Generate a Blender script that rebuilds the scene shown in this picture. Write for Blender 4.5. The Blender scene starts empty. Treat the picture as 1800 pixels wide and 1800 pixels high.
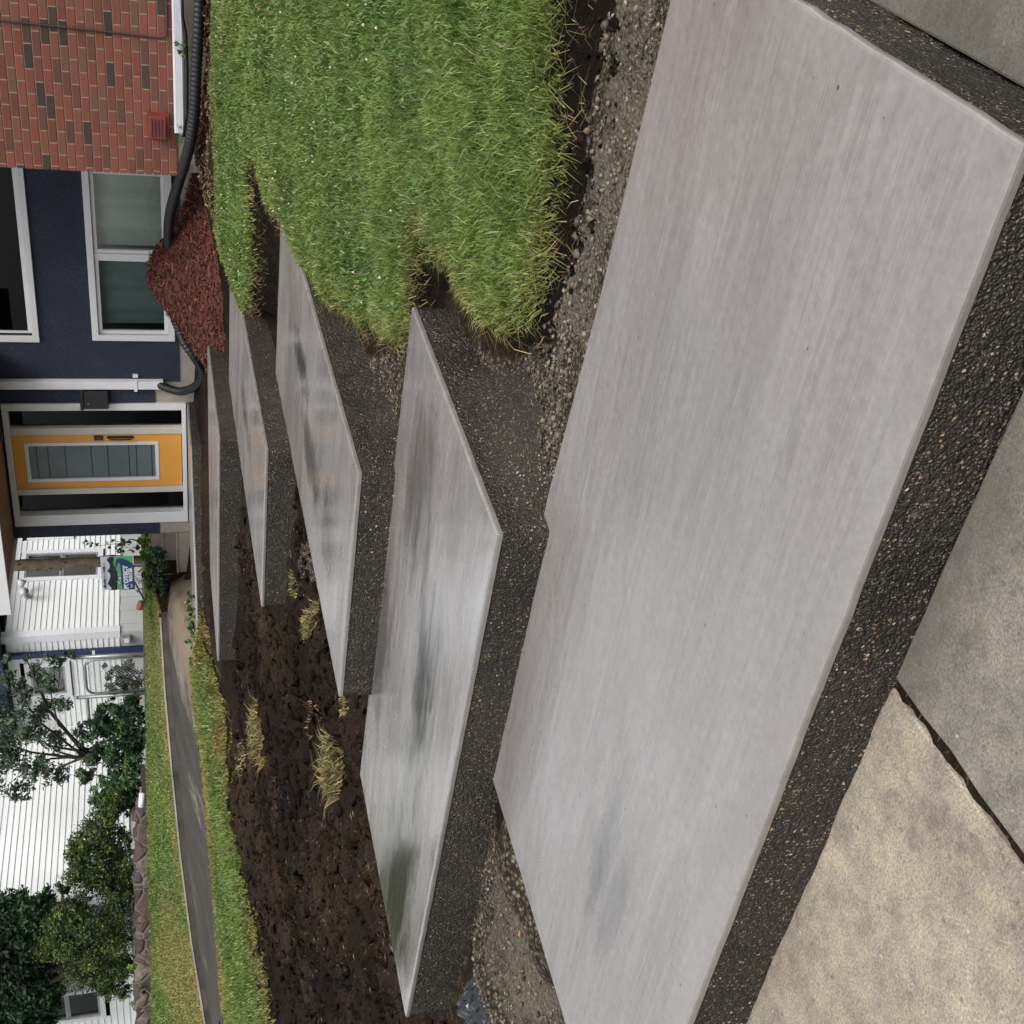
import bpy, math, random
import numpy as np
from mathutils import Vector, Matrix
random.seed(7); RNG = np.random.default_rng(11)
sc = bpy.context.scene
COL = sc.collection
# ---------------------------------------------------------------- camera
FPX, YAW, PIT, ROL = 2054.0, math.radians(36.24), math.radians(16.56), math.radians(-1.82)
CAM = np.array([0., 0., 1.334])
Fv = np.array([-math.sin(YAW)*math.cos(PIT), math.cos(YAW)*math.cos(PIT), -math.sin(PIT)])
R0 = np.array([math.cos(YAW), math.sin(YAW), 0.]); U0 = np.cross(R0, Fv)
Rv = math.cos(ROL)*R0 + math.sin(ROL)*U0
Uv = -math.sin(ROL)*R0 + math.cos(ROL)*U0
cam = bpy.data.cameras.new('camera'); co = bpy.data.objects.new('camera', cam); COL.objects.link(co)
cam.sensor_width = 36; cam.lens = 36*FPX/1800; cam.clip_start = .05; cam.clip_end = 500
co.matrix_world = Matrix(((-Uv[0], Rv[0], -Fv[0], CAM[0]), (-Uv[1], Rv[1], -Fv[1], CAM[1]),
                          (-Uv[2], Rv[2], -Fv[2], CAM[2]), (0, 0, 0, 1)))
sc.camera = co
# ---------------------------------------------------------------- light
SUN_EL, SUN_AZ = math.radians(50), math.radians(120)
w = bpy.data.worlds.new('World'); sc.world = w; w.use_nodes = True
nt = w.node_tree; bg = nt.nodes['Background']
sky = nt.nodes.new('ShaderNodeTexSky'); sky.sky_type = 'NISHITA'; sky.sun_disc = False
sky.sun_elevation = SUN_EL; sky.sun_rotation = SUN_AZ; sky.air_density = 1.0; sky.dust_density = 4.0
hs = nt.nodes.new('ShaderNodeHueSaturation'); hs.inputs['Saturation'].default_value = .14
nt.links.new(sky.outputs[0], hs.inputs['Color']); nt.links.new(hs.outputs[0], bg.inputs[0])
bg.inputs[1].default_value = .145
sl = bpy.data.lights.new('sun', 'SUN'); so = bpy.data.objects.new('sun', sl); COL.objects.link(so)
sl.energy = 1.2; sl.angle = math.radians(30); sl.color = (1, .96, .9)
sd = Vector((math.sin(SUN_AZ)*math.cos(SUN_EL), math.cos(SUN_AZ)*math.cos(SUN_EL), math.sin(SUN_EL)))
so.rotation_euler = sd.to_track_quat('Z', 'Y').to_euler(); so.location = (0, 0, 30)
sc.view_settings.view_transform = 'Standard'; sc.view_settings.look = 'None'
sc.view_settings.exposure = 0.75; sc.view_settings.gamma = 1
sc.render.engine = 'CYCLES'; sc.render.resolution_x = 1024; sc.render.resolution_y = 1024

# ---------------------------------------------------------------- layout rays
def ray(px, py):
    return Fv + Rv*((1800-py)-900)/FPX - Uv*(px-900)/FPX
def at(px, py, **k):
    d = ray(px, py)
    if 'z' in k: t = (k['z']-CAM[2])/d[2]
    elif 'y' in k: t = k['y']/d[1]
    elif 'x' in k: t = k['x']/d[0]
    else: t = k['d']
    return CAM + t*d
def hit(px, py, f, t0=1.0, t1=40):
    d = ray(px, py); t = t0
    while t < t1:
        p = CAM + t*d
        if p[2] < f(p[0], p[1]): break
        t += .02
    return CAM + t*d

# ---------------------------------------------------------------- object helpers
def tag(o, label=None, cat=None, group=None, kind=None):
    if label: o['label'] = label
    if cat: o['category'] = cat
    if group: o['group'] = group
    if kind: o['kind'] = kind
    return o
def thing(name, loc, label, cat, group=None):
    o = bpy.data.objects.new(name, None); COL.objects.link(o); o.location = tuple(float(v) for v in loc)
    o.empty_display_size = .1
    return tag(o, label, cat, group)
def wloc(o):
    v = Vector((0, 0, 0))
    while o is not None: v += o.location; o = o.parent
    return v
class MB:
    def __init__(s): s.v = []; s.f = []; s.c = []
    def add(s, vs, fs, col=None):
        b = len(s.v); s.v += [tuple(map(float, p)) for p in vs]; s.f += [tuple(b+i for i in f) for f in fs]
        if col is not None: s.c += [tuple(col)+(1,)]*len(vs)
    def box(s, a, b, col=None):
        x0, y0, z0 = [min(a[i], b[i]) for i in range(3)]; x1, y1, z1 = [max(a[i], b[i]) for i in range(3)]
        s.add([(x0,y0,z0),(x1,y0,z0),(x1,y1,z0),(x0,y1,z0),(x0,y0,z1),(x1,y0,z1),(x1,y1,z1),(x0,y1,z1)],
              [(0,3,2,1),(4,5,6,7),(0,1,5,4),(1,2,6,5),(2,3,7,6),(3,0,4,7)], col)
    def tube(s, pts, rad, n=10, cap=True, col=None):
        pts = [np.array(p, float) for p in pts]; m = len(pts)
        if not hasattr(rad, '__len__'): rad = [rad]*m
        prev = None; rings = []
        for i in range(m):
            t = pts[min(i+1, m-1)] - pts[max(i-1, 0)]; t /= np.linalg.norm(t)+1e-9
            if prev is None:
                a = np.array([0,0,1.]) if abs(t[2]) < .9 else np.array([1.,0,0])
            else: a = prev
            n1 = a - t*(a@t); n1 /= np.linalg.norm(n1)+1e-9; prev = n1; n2 = np.cross(t, n1)
            rings.append([pts[i] + rad[i]*(math.cos(2*math.pi*k/n)*n1 + math.sin(2*math.pi*k/n)*n2) for k in range(n)])
        vs = [p for r in rings for p in r]; fs = []
        for i in range(m-1):
            for k in range(n):
                fs.append((i*n+k, i*n+(k+1)%n, (i+1)*n+(k+1)%n, (i+1)*n+k))
        if cap: fs.append(tuple(range(n-1, -1, -1))); fs.append(tuple((m-1)*n+k for k in range(n)))
        s.add(vs, fs, col)
    def build(s, name, mat, parent=None, smooth=False, bevel=0):
        return mesh_obj(name, s.v, s.f, mat, parent, smooth, s.c if len(s.c) == len(s.v) and s.c else None, bevel)
def mesh_obj(name, vs, fs, mat, parent=None, smooth=False, cols=None, bevel=0):
    me = bpy.data.meshes.new(name)
    off = wloc(parent) if parent else Vector((0, 0, 0))
    V = np.asarray(vs, dtype=np.float64).reshape(-1, 3) - np.array(off)
    me.from_pydata(V.tolist() if not isinstance(fs, np.ndarray) else [], [], fs if not isinstance(fs, np.ndarray) else [])
    if isinstance(fs, np.ndarray):
        n, k = fs.shape
        me.vertices.add(len(V)); me.vertices.foreach_set('co', V.astype(np.float32).ravel())
        me.loops.add(n*k); me.loops.foreach_set('vertex_index', fs.astype(np.int32).ravel())
        me.polygons.add(n); me.polygons.foreach_set('loop_start', np.arange(0, n*k, k, dtype=np.int32))
        me.update(calc_edges=True)
    if cols is not None:
        a = me.color_attributes.new('Col', 'FLOAT_COLOR', 'POINT')
        a.data.foreach_set('color', np.asarray(cols, dtype=np.float32).ravel())
    if smooth: me.polygons.foreach_set('use_smooth', [True]*len(me.polygons))
    me.materials.append(mat); me.update()
    o = bpy.data.objects.new(name, me); COL.objects.link(o)
    if parent: o.parent = parent
    if bevel:
        m = o.modifiers.new('bevel', 'BEVEL'); m.width = bevel; m.segments = 2; m.limit_method = 'ANGLE'
    return o
def struct(o): o['kind'] = 'structure'; return o

# ---------------------------------------------------------------- materials
def mat_new(name):
    m = bpy.data.materials.new(name); m.use_nodes = True
    return m, m.node_tree, m.node_tree.nodes['Principled BSDF']
def N(nt, typ, **kw):
    n = nt.nodes.new(typ)
    for k, v in kw.items():
        if hasattr(n, k): setattr(n, k, v)
        else: n.inputs[k.replace('_', ' ')].default_value = v
    return n
def pos(nt, scale=(1, 1, 1), rot=(0, 0, 0)):
    g = nt.nodes.new('ShaderNodeNewGeometry'); m = nt.nodes.new('ShaderNodeMapping')
    m.inputs['Scale'].default_value = scale; m.inputs['Rotation'].default_value = rot
    nt.links.new(g.outputs['Position'], m.inputs['Vector']); return m.outputs[0]
def noise(nt, vec, scale, detail=4, rough=.55, dist=0):
    n = N(nt, 'ShaderNodeTexNoise', Scale=scale, Detail=detail, Roughness=rough, Distortion=dist)
    nt.links.new(vec, n.inputs['Vector']); return n.outputs['Fac']
def ramp(nt, fac, stops):
    r = nt.nodes.new('ShaderNodeValToRGB'); e = r.color_ramp.elements
    e[0].position, e[0].color = stops[0][0], tuple(stops[0][1])+(1,)
    e[1].position, e[1].color = stops[-1][0], tuple(stops[-1][1])+(1,)
    for p, c in stops[1:-1]:
        x = e.new(p); x.color = tuple(c)+(1,)
    nt.links.new(fac, r.inputs[0]); return r.outputs[0]
def g3(v): return (v, v, v)
def mix(nt, fac, a, b, mode='MIX'):
    m = nt.nodes.new('ShaderNodeMix'); m.data_type = 'RGBA'; m.blend_type = mode
    for sock, v in ((m.inputs[0], fac), (m.inputs[6], a), (m.inputs[7], b)):
        if isinstance(v, (int, float)): sock.default_value = v
        elif isinstance(v, tuple): sock.default_value = v+(1,)
        else: nt.links.new(v, sock)
    return m.outputs[2]
def math_(nt, op, a, b=0.0):
    m = nt.nodes.new('ShaderNodeMath'); m.operation = op
    for i, v in enumerate((a, b)):
        if isinstance(v, (int, float)): m.inputs[i].default_value = v
        else: nt.links.new(v, m.inputs[i])
    return m.outputs[0]
def bump(nt, h, strength, dist=.01, normal=None):
    b = N(nt, 'ShaderNodeBump', Strength=strength, Distance=dist); nt.links.new(h, b.inputs['Height'])
    if normal is not None: nt.links.new(normal, b.inputs['Normal'])
    return b.outputs[0]
def simple(name, col, rough=.6, var=.12, scale=8, bmp=.1, bscale=60, metal=0, spec=.5):
    m, nt, p = mat_new(name); v = pos(nt)
    n = noise(nt, v, scale, 5)
    c = ramp(nt, n, [(.3, tuple(x*(1-var) for x in col)), (.7, tuple(min(1, x*(1+var)) for x in col))])
    nt.links.new(c, p.inputs['Base Color']); p.inputs['Roughness'].default_value = rough
    p.inputs['Metallic'].default_value = metal; p.inputs['Specular IOR Level'].default_value = spec
    if bmp: nt.links.new(bump(nt, noise(nt, v, bscale, 3), bmp, .004), p.inputs['Normal'])
    return m
def m_leafy(name, rough=.5, trans=.25):
    m, nt, p = mat_new(name)
    a = nt.nodes.new('ShaderNodeVertexColor'); a.layer_name = 'Col'
    nt.links.new(a.outputs[0], p.inputs['Base Color']); p.inputs['Roughness'].default_value = rough
    p.inputs['Specular IOR Level'].default_value = .35
    t = nt.nodes.new('ShaderNodeBsdfTranslucent'); nt.links.new(a.outputs[0], t.inputs[0])
    mx = nt.nodes.new('ShaderNodeMixShader'); mx.inputs[0].default_value = trans
    nt.links.new(p.outputs[0], mx.inputs[1]); nt.links.new(t.outputs[0], mx.inputs[2])
    nt.links.new(mx.outputs[0], nt.nodes['Material Output'].inputs[0]); return m
def i_near(q): return q == 0
def m_slab(name, wet, seed, pud=(), border=False):
    m, nt, p = mat_new(name)
    v = pos(nt); vb = pos(nt, (1.0, 190, 1), (0, 0, math.radians(.6*seed))); vc = pos(nt, (.7, 60, 1), (0, 0, math.radians(-.5*seed)))
    vs = pos(nt, (.7, 1.9, 1), (0, 0, math.radians(-2+seed)))
    big = noise(nt, vs, 1.2, 6, .62, .6); fine = noise(nt, v, 45, 5, .7)
    c = ramp(nt, big, [(.25, (.163, .150, .144)), (.5, (.194, .181, .175)), (.78, (.226, .214, .207))])
    c = mix(nt, .45, c, ramp(nt, fine, [(.3, g3(.35)), (.7, g3(.65))]), 'OVERLAY')
    br = noise(nt, vb, 1.0, 3, .7, .2); br2 = noise(nt, vc, 1.0, 4, .7, .3)
    c = mix(nt, .04 if border else .20, c, ramp(nt, br, [(.35, g3(.3)), (.65, g3(.7))]), 'OVERLAY')
    c = mix(nt, .06 if border else .2, c, ramp(nt, br2, [(.35, g3(.35)), (.65, g3(.65))]), 'OVERLAY')
    vo = N(nt, 'ShaderNodeTexVoronoi', Scale=19.0); nt.links.new(v, vo.inputs['Vector'])
    sepc = nt.nodes.new('ShaderNodeSeparateColor'); nt.links.new(vo.outputs['Color'], sepc.inputs[0])
    rad = math_(nt, 'MULTIPLY', math_(nt, 'POWER', sepc.outputs[1], 5.0), .085)
    pr = math_(nt, 'LESS_THAN', vo.outputs['Distance'], math_(nt, 'ADD', rad, .030))
    sel2 = math_(nt, 'GREATER_THAN', sepc.outputs[0], .62)
    pm = math_(nt, 'MULTIPLY', pr, sel2)
    c = mix(nt, math_(nt, 'MULTIPLY', pm, .8), c, (.04, .035, .03))
    rb = ramp(nt, noise(nt, v, 2.6, 5, .75), [(.60, g3(0)), (.75, g3(.30))])
    c = mix(nt, rb, c, (.20, .155, .12))
    # standing-water patches
    wm = None
    for (cx, cy, rx, ry, st) in pud:
        g = nt.nodes.new('ShaderNodeNewGeometry'); mp = nt.nodes.new('ShaderNodeMapping'); mp.vector_type = 'TEXTURE'
        mp.inputs['Location'].default_value = (cx, cy, 0); mp.inputs['Scale'].default_value = (rx, ry, 1e6)
        nt.links.new(g.outputs['Position'], mp.inputs['Vector'])
        ln = nt.nodes.new('ShaderNodeVectorMath'); ln.operation = 'LENGTH'; nt.links.new(mp.outputs[0], ln.inputs[0])
        q = math_(nt, 'ADD', ln.outputs['Value'], math_(nt, 'MULTIPLY', math_(nt, 'SUBTRACT', noise(nt, vs, 3.5, 6, .75), .5), 2.2))
        q = math_(nt, 'MULTIPLY', ramp(nt, q, [(.35, g3(1)), (1.0, g3(0))]), st)
        wm = q if wm is None else math_(nt, 'MAXIMUM', wm, q)
    rr = ramp(nt, noise(nt, pos(nt, (.9, 2.0, 1)), 1.6, 4, .65, .4), [(.35, g3(.40-.25*wet)), (.65, g3(.56-.27*wet))])
    if wm is not None:
        c = mix(nt, wm, c, mix(nt, .5, (.055, .052, .045), c, 'MULTIPLY')) 
        rr = mix(nt, wm, rr, (.09, .09, .09))
    nt.links.new(c, p.inputs['Base Color']); nt.links.new(rr, p.inputs['Roughness'])
    p.inputs['Specular IOR Level'].default_value = .5+.35*wet
    cw = ramp(nt, noise(nt, pos(nt, (.5, 1.3, 1), (0, 0, .1*seed)), 1.1, 4, .6, .5), [(.42, g3(.12*wet)), (.62, g3(min(1, 1.1*wet)))])
    if wm is not None: cw = math_(nt, 'MAXIMUM', cw, wm)
    nt.links.new(cw, p.inputs['Coat Weight']); p.inputs['Coat Roughness'].default_value = .2 if i_near(seed) else .14; p.inputs['Coat IOR'].default_value = 1.75
    h = math_(nt, 'ADD', br, math_(nt, 'MULTIPLY', br2, .8))
    bs_ = .10 if border else .42
    st = math_(nt, 'SUBTRACT', bs_, math_(nt, 'MULTIPLY', wm, .3 if not border else .05)) if wm is not None else bs_
    bm = N(nt, 'ShaderNodeBump', Distance=.0022); nt.links.new(h, bm.inputs['Height'])
    if wm is not None: nt.links.new(st, bm.inputs['Strength'])
    else: bm.inputs['Strength'].default_value = bs_
    nt.links.new(bump(nt, noise(nt, pos(nt, (.9, 2.2, 1)), 1.6, 3), .55, .04, bm.outputs[0]), p.inputs['Normal'])
    return m
def m_aggregate():
    m, nt, p = mat_new('exposed_aggregate'); v = pos(nt)
    c = ramp(nt, noise(nt, v, 3, 4), [(.3, (.016, .0135, .011)), (.7, (.034, .029, .024))])
    h = noise(nt, v, 70, 4)
    for sc_, thr, tint in ((170., .36, .6), (95., .32, .75), (48., .24, .85)):
        vo = N(nt, 'ShaderNodeTexVoronoi', Scale=sc_); vo.inputs['Randomness'].default_value = 1
        wv = nt.nodes.new('ShaderNodeMix'); wv.data_type = 'VECTOR'; wv.inputs[0].default_value = .012
        nn = N(nt, 'ShaderNodeTexNoise', Scale=40.0); nt.links.new(v, nn.inputs['Vector'])
        nt.links.new(v, wv.inputs[4]); nt.links.new(nn.outputs['Color'], wv.inputs[5])
        nt.links.new(wv.outputs[1], vo.inputs['Vector'])
        s = nt.nodes.new('ShaderNodeSeparateColor'); nt.links.new(vo.outputs['Color'], s.inputs[0])
        stone = math_(nt, 'MULTIPLY', math_(nt, 'LESS_THAN', vo.outputs['Distance'], thr),
                      math_(nt, 'GREATER_THAN', s.outputs[0], .68 if sc_ > 50 else .86))
        sc2 = ramp(nt, s.outputs[1], [(0, (.05, .045, .04)), (.4, (.13, .11, .08)), (.7, (.26, .21, .13)), (.85, (.34, .20, .11)), (1, (.48, .45, .38))])
        c = mix(nt, math_(nt, 'MULTIPLY', stone, tint), c, sc2)
        h = math_(nt, 'ADD', h, math_(nt, 'MULTIPLY', math_(nt, 'SUBTRACT', thr, vo.outputs['Distance']), 1.5))
    nt.links.new(c, p.inputs['Base Color']); p.inputs['Roughness'].default_value = .5; p.inputs['Specular IOR Level'].default_value = .28
    nt.links.new(bump(nt, h, .8, .006), p.inputs['Normal']); return m
def m_dirt():
    m, nt, p = mat_new('wet_soil'); v = pos(nt)
    big = noise(nt, v, .9, 6, .6, .4); c = ramp(nt, big, [(.3, (.007, .0048, .0033)), (.5, (.017, .0115, .0078)), (.7, (.034, .0225, .0145))])
    f = noise(nt, v, 24, 6, .7); c = mix(nt, .8, c, ramp(nt, f, [(.3, g3(.25)), (.7, g3(.75))]), 'OVERLAY')
    # gravelly zones come in through the vertex colour painted where gravel lies
    a = nt.nodes.new('ShaderNodeVertexColor'); a.layer_name = 'Col'
    s = nt.nodes.new('ShaderNodeSeparateColor'); nt.links.new(a.outputs[0], s.inputs[0])
    vo = N(nt, 'ShaderNodeTexVoronoi', Scale=62.0); nt.links.new(v, vo.inputs['Vector'])
    sv = nt.nodes.new('ShaderNodeSeparateColor'); nt.links.new(vo.outputs['Color'], sv.inputs[0])
    gc = ramp(nt, sv.outputs[0], [(0, (.04, .034, .026)), (.5, (.12, .10, .075)), (.85, (.2, .17, .125)), (1, (.32, .29, .24))])
    gc = mix(nt, ramp(nt, vo.outputs['Distance'], [(.3, g3(0)), (.65, g3(.85))]), gc, (.02, .016, .012))
    gf = math_(nt, 'ADD', s.outputs[0], math_(nt, 'MULTIPLY', math_(nt, 'SUBTRACT', noise(nt, v, 12, 4), .5), .9))
    gm = ramp(nt, gf, [(.35, g3(0)), (.65, g3(1))])
    c = mix(nt, gm, c, gc)
    # pale dusty clay
    tm = ramp(nt, math_(nt, 'ADD', s.outputs[1], math_(nt, 'MULTIPLY', math_(nt, 'SUBTRACT', noise(nt, v, 7, 5), .5), .8)), [(.4, g3(0)), (.7, g3(.8))])
    c = mix(nt, tm, c, mix(nt, f, (.10, .085, .062), (.22, .19, .145)))
    # straw & root litter
    st = noise(nt, pos(nt, (14, 90, 40), (0, 0, .5)), 1.0, 2, .5, 1.2)
    c = mix(nt, ramp(nt, math_(nt, 'MULTIPLY', st, math_(nt, 'GREATER_THAN', big, .5)), [(.62, g3(0)), (.68, g3(.55))]), c, (.16, .12, .06))
    edge_shade = ramp(nt, math_(nt, 'ADD', s.outputs[2], math_(nt, 'MULTIPLY', math_(nt, 'SUBTRACT', noise(nt, v, 9, 4), .5), .5)), [(.35, g3(0)), (.6, g3(.85))])
    c = mix(nt, edge_shade, c, mix(nt, f, (.004, .0032, .0025), (.014, .011, .008)))  # shade of the trench and turf cut, painted into the soil as near-black
    nt.links.new(c, p.inputs['Base Color']); p.inputs['Roughness'].default_value = .9
    p.inputs['Specular IOR Level'].default_value = .08
    h = math_(nt, 'ADD', math_(nt, 'MULTIPLY', f, 1.0), math_(nt, 'MULTIPLY', math_(nt, 'SUBTRACT', 1.0, vo.outputs['Distance']), math_(nt, 'MULTIPLY', gm, .5)))
    nt.links.new(bump(nt, h, 1.0, .05), p.inputs['Normal']); return m
def m_walk(name, base, dark):
    m, nt, p = mat_new(name); v = pos(nt)
    b = noise(nt, v, 2.4, 6, .65); f = noise(nt, v, 170, 5, .85)
    c = ramp(nt, b, [(.3, tuple(x*.6 for x in base)), (.5, base), (.7, tuple(x*1.2 for x in base))])
    b2 = noise(nt, v, 14, 6, .75); c = mix(nt, .95, c, ramp(nt, b2, [(.3, (.28,.27,.28)), (.5, g3(.5)), (.7, (.68,.68,.60))]), 'OVERLAY')
    c = mix(nt, .9, c, ramp(nt, f, [(.34, g3(.15)), (.66, g3(.85))]), 'OVERLAY')
    b3 = ramp(nt, noise(nt, v, 5.5, 3, .6), [(.62, g3(0)), (.68, g3(.45))]); c = mix(nt, b3, c, (.085, .072, .058))
    vo = N(nt, 'ShaderNodeTexVoronoi', Scale=26.0); nt.links.new(v, vo.inputs['Vector'])
    s = nt.nodes.new('ShaderNodeSeparateColor'); nt.links.new(vo.outputs['Color'], s.inputs[0])
    sp = math_(nt, 'MULTIPLY', math_(nt, 'LESS_THAN', vo.outputs['Distance'], .16), math_(nt, 'GREATER_THAN', s.outputs[0], .8))
    c = mix(nt, math_(nt, 'MULTIPLY', sp, .45), c, (.05, .045, .04))
    sp2 = math_(nt, 'MULTIPLY', math_(nt, 'LESS_THAN', vo.outputs['Distance'], .1), math_(nt, 'LESS_THAN', s.outputs[0], .12))
    c = mix(nt, math_(nt, 'MULTIPLY', sp2, .5), c, (.5, .46, .4))
    # damp slurry band along the foot of the new concrete (stain with its own outline)
    sx = nt.nodes.new('ShaderNodeSeparateXYZ'); nt.links.new(pos(nt), sx.inputs[0])
    e = math_(nt, 'ADD', sx.outputs[1], math_(nt, 'MULTIPLY', math_(nt, 'SUBTRACT', noise(nt, v, 9, 5, .7), .5), dark[2]))
    dm = ramp(nt, math_(nt, 'SUBTRACT', e, dark[0]), [(0, g3(0)), (dark[1], g3(.62))])
    c = mix(nt, dm, c, (.055, .049, .042))
    nt.links.new(c, p.inputs['Base Color']); p.inputs['Roughness'].default_value = .75
    nt.links.new(bump(nt, f, .35, .003), p.inputs['Normal']); return m
def m_brick():
    m, nt, p = mat_new('red_brick'); g = nt.nodes.new('ShaderNodeNewGeometry')
    sx = nt.nodes.new('ShaderNodeSeparateXYZ'); nt.links.new(g.outputs['Position'], sx.inputs[0])
    cx = nt.nodes.new('ShaderNodeCombineXYZ'); nt.links.new(math_(nt, 'ADD', sx.outputs[0], sx.outputs[1]), cx.inputs[0]); nt.links.new(sx.outputs[2], cx.inputs[1])
    b = nt.nodes.new('ShaderNodeTexBrick'); nt.links.new(cx.outputs[0], b.inputs['Vector'])
    b.inputs['Scale'].default_value = 1; b.inputs['Brick Width'].default_value = .215; b.inputs['Row Height'].default_value = .0745
    b.inputs['Mortar Size'].default_value = .0058; b.inputs['Mortar Smooth'].default_value = .15; b.inputs['Bias'].default_value = 0
    b.inputs['Color1'].default_value = (0, 0, 0, 1); b.inputs['Color2'].default_value = (1, 1, 1, 1); b.inputs['Mortar'].default_value = (.5, .5, .5, 1)
    c = ramp(nt, b.outputs['Color'], [(0, (.032, .023, .017)), (.07, (.05, .028, .020)), (.13, (.105, .038, .026)), (.5, (.155, .042, .027)), (.8, (.19, .055, .034)), (1, (.125, .055, .036))])
    v = pos(nt); c = mix(nt, .5, c, ramp(nt, noise(nt, v, 30, 5, .7), [(.3, g3(.35)), (.7, g3(.65))]), 'OVERLAY')
    c = mix(nt, b.outputs['Fac'], c, (.24, .185, .135))
    nt.links.new(c, p.inputs['Base Color']); p.inputs['Roughness'].default_value = .85
    h = math_(nt, 'SUBTRACT', math_(nt, 'MULTIPLY', noise(nt, v, 90, 3), .15), b.outputs['Fac'])
    nt.links.new(bump(nt, h, .6, .008), p.inputs['Normal']); return m
def m_stucco():
    m, nt, p = mat_new('navy_stucco'); v = pos(nt)
    f = math_(nt, 'ADD', math_(nt, 'MULTIPLY', noise(nt, v, 48, 4, .8), .75), math_(nt, 'MULTIPLY', noise(nt, v, 2.5, 4), .25)); vo = N(nt, 'ShaderNodeTexVoronoi', Scale=120.0); nt.links.new(v, vo.inputs['Vector'])
    c = ramp(nt, f, [(.3, (.006, .009, .020)), (.55, (.017, .023, .045)), (.72, (.060, .075, .115))])
    nt.links.new(c, p.inputs['Base Color']); p.inputs['Roughness'].default_value = .75
    nt.links.new(bump(nt, math_(nt, 'ADD', f, vo.outputs['Distance']), .8, .008), p.inputs['Normal']); return m
def m_glass(name, tint=(.8, .85, .83), refl=.12):
    m = bpy.data.materials.new(name); m.use_nodes = True; nt = m.node_tree; nt.nodes.clear()
    o = nt.nodes.new('ShaderNodeOutputMaterial'); t = nt.nodes.new('ShaderNodeBsdfTransparent'); t.inputs[0].default_value = tint+(1,)
    gl = nt.nodes.new('ShaderNodeBsdfGlossy'); gl.inputs['Roughness'].default_value = .02
    fr = nt.nodes.new('ShaderNodeFresnel'); fr.inputs[0].default_value = 1.5
    bm = N(nt, 'ShaderNodeBump', Strength=.15, Distance=.01); nn = N(nt, 'ShaderNodeTexNoise', Scale=1.3); nt.links.new(pos(nt), nn.inputs['Vector'])
    nt.links.new(nn.outputs['Fac'], bm.inputs['Height']); nt.links.new(bm.outputs[0], gl.inputs['Normal'])
    a = nt.nodes.new('ShaderNodeMath'); a.operation = 'ADD'; a.inputs[1].default_value = refl; nt.links.new(fr.outputs[0], a.inputs[0])
    mx = nt.nodes.new('ShaderNodeMixShader'); nt.links.new(a.outputs[0], mx.inputs[0]); nt.links.new(t.outputs[0], mx.inputs[1]); nt.links.new(gl.outputs[0], mx.inputs[2])
    nt.links.new(mx.outputs[0], o.inputs[0]); return m
def m_stone():
    m, nt, p = mat_new('rubble_stone'); v = pos(nt)
    vo = N(nt, 'ShaderNodeTexVoronoi', Scale=3.3); nt.links.new(v, vo.inputs['Vector'])
    ve = nt.nodes.new('ShaderNodeTexVoronoi'); ve.feature = 'DISTANCE_TO_EDGE'; ve.inputs['Scale'].default_value = 3.3; nt.links.new(v, ve.inputs['Vector'])
    s = nt.nodes.new('ShaderNodeSeparateColor'); nt.links.new(vo.outputs['Color'], s.inputs[0])
    c = ramp(nt, s.outputs[0], [(0, (.022, .019, .019)), (.35, (.045, .036, .033)), (.6, (.060, .036, .030)), (1, (.12, .10, .085))])
    c = mix(nt, .7, c, ramp(nt, noise(nt, v, 12, 5), [(.3, g3(.3)), (.7, g3(.7))]), 'OVERLAY')
    c = mix(nt, ramp(nt, ve.outputs['Distance'], [(.02, g3(.8)), (.05, g3(0))]), c, (.13, .11, .09))
    nt.links.new(c, p.inputs['Base Color']); p.inputs['Roughness'].default_value = .85
    nt.links.new(bump(nt, math_(nt, 'ADD', ramp(nt, ve.outputs['Distance'], [(0, g3(0)), (.12, g3(1))]), noise(nt, v, 14, 4)), .8, .05), p.inputs['Normal']); return m

AGG = m_aggregate(); DIRT = m_dirt()
WHITE = simple('white_trim', (.62, .62, .63), .4, .04, 3, .05)
WHITEM = simple('white_aluminium', (.66, .66, .70), .35, .05, 4, .04)
SIDING = simple('white_siding', (.68, .70, .70), .45, .05, 1.2, .08, 40)
SIDING_G = simple('grey_skirting', (.42, .42, .42), .6, .08, 2, .1)
STUCCO = m_stucco(); BRICK = m_brick()
CONC = simple('grey_foundation_concrete', (.30, .28, .23), .85, .15, 5, .3)
CONC_OLD = simple('old_step_concrete', (.26, .23, .20), .85, .25, 4, .4, 30)
YEL = simple('orange_yellow_door_paint', (.66, .30, .045), .42, .05, 3, .03)
BLACKM = simple('black_metal', (.012, .013, .013), .4, .1, 4, .05)
BLACKP = simple('black_corrugated_plastic', (.009, .009, .010), .5, .2, 8, .05)
CABLE = simple('dark_cable', (.035, .02, .016), .6)
REDP = simple('red_painted_metal', (.16, .025, .022), .5, .15, 12)
SOFF = simple('brown_soffit', (.20, .115, .05), .6, .15, 3, .1)
GLASS = m_glass('window_glass'); GLASSD = m_glass('dark_window_glass', (.45, .5, .5), -.02)
CURT = simple('pale_curtain', (.66, .72, .66), .8, .06, 3, .05)
CURTD = simple('screened_curtain', (.12, .15, .145), .85, .08, 3, .05)
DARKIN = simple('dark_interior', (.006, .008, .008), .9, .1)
FROST = simple('grey_frosted_glass', (.10, .125, .135), .25, .12, 2.5, .02, 10)
WOOD = simple('weathered_pole_wood', (.15, .115, .07), .85, .4, 9, .5, 30)
NAVY = simple('navy_aluminium', (.012, .02, .07), .4, .1)
GALV = simple('galvanised_steel', (.33, .34, .35), .4, .1, 10, .05, 60, .6)
BARK = simple('dark_bark', (.035, .026, .018), .9, .4, 12, .6, 40)
LEAF = m_leafy('foliage'); GRASSM = m_leafy('grass_blades', .5, .3)
STONE = m_stone()

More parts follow.
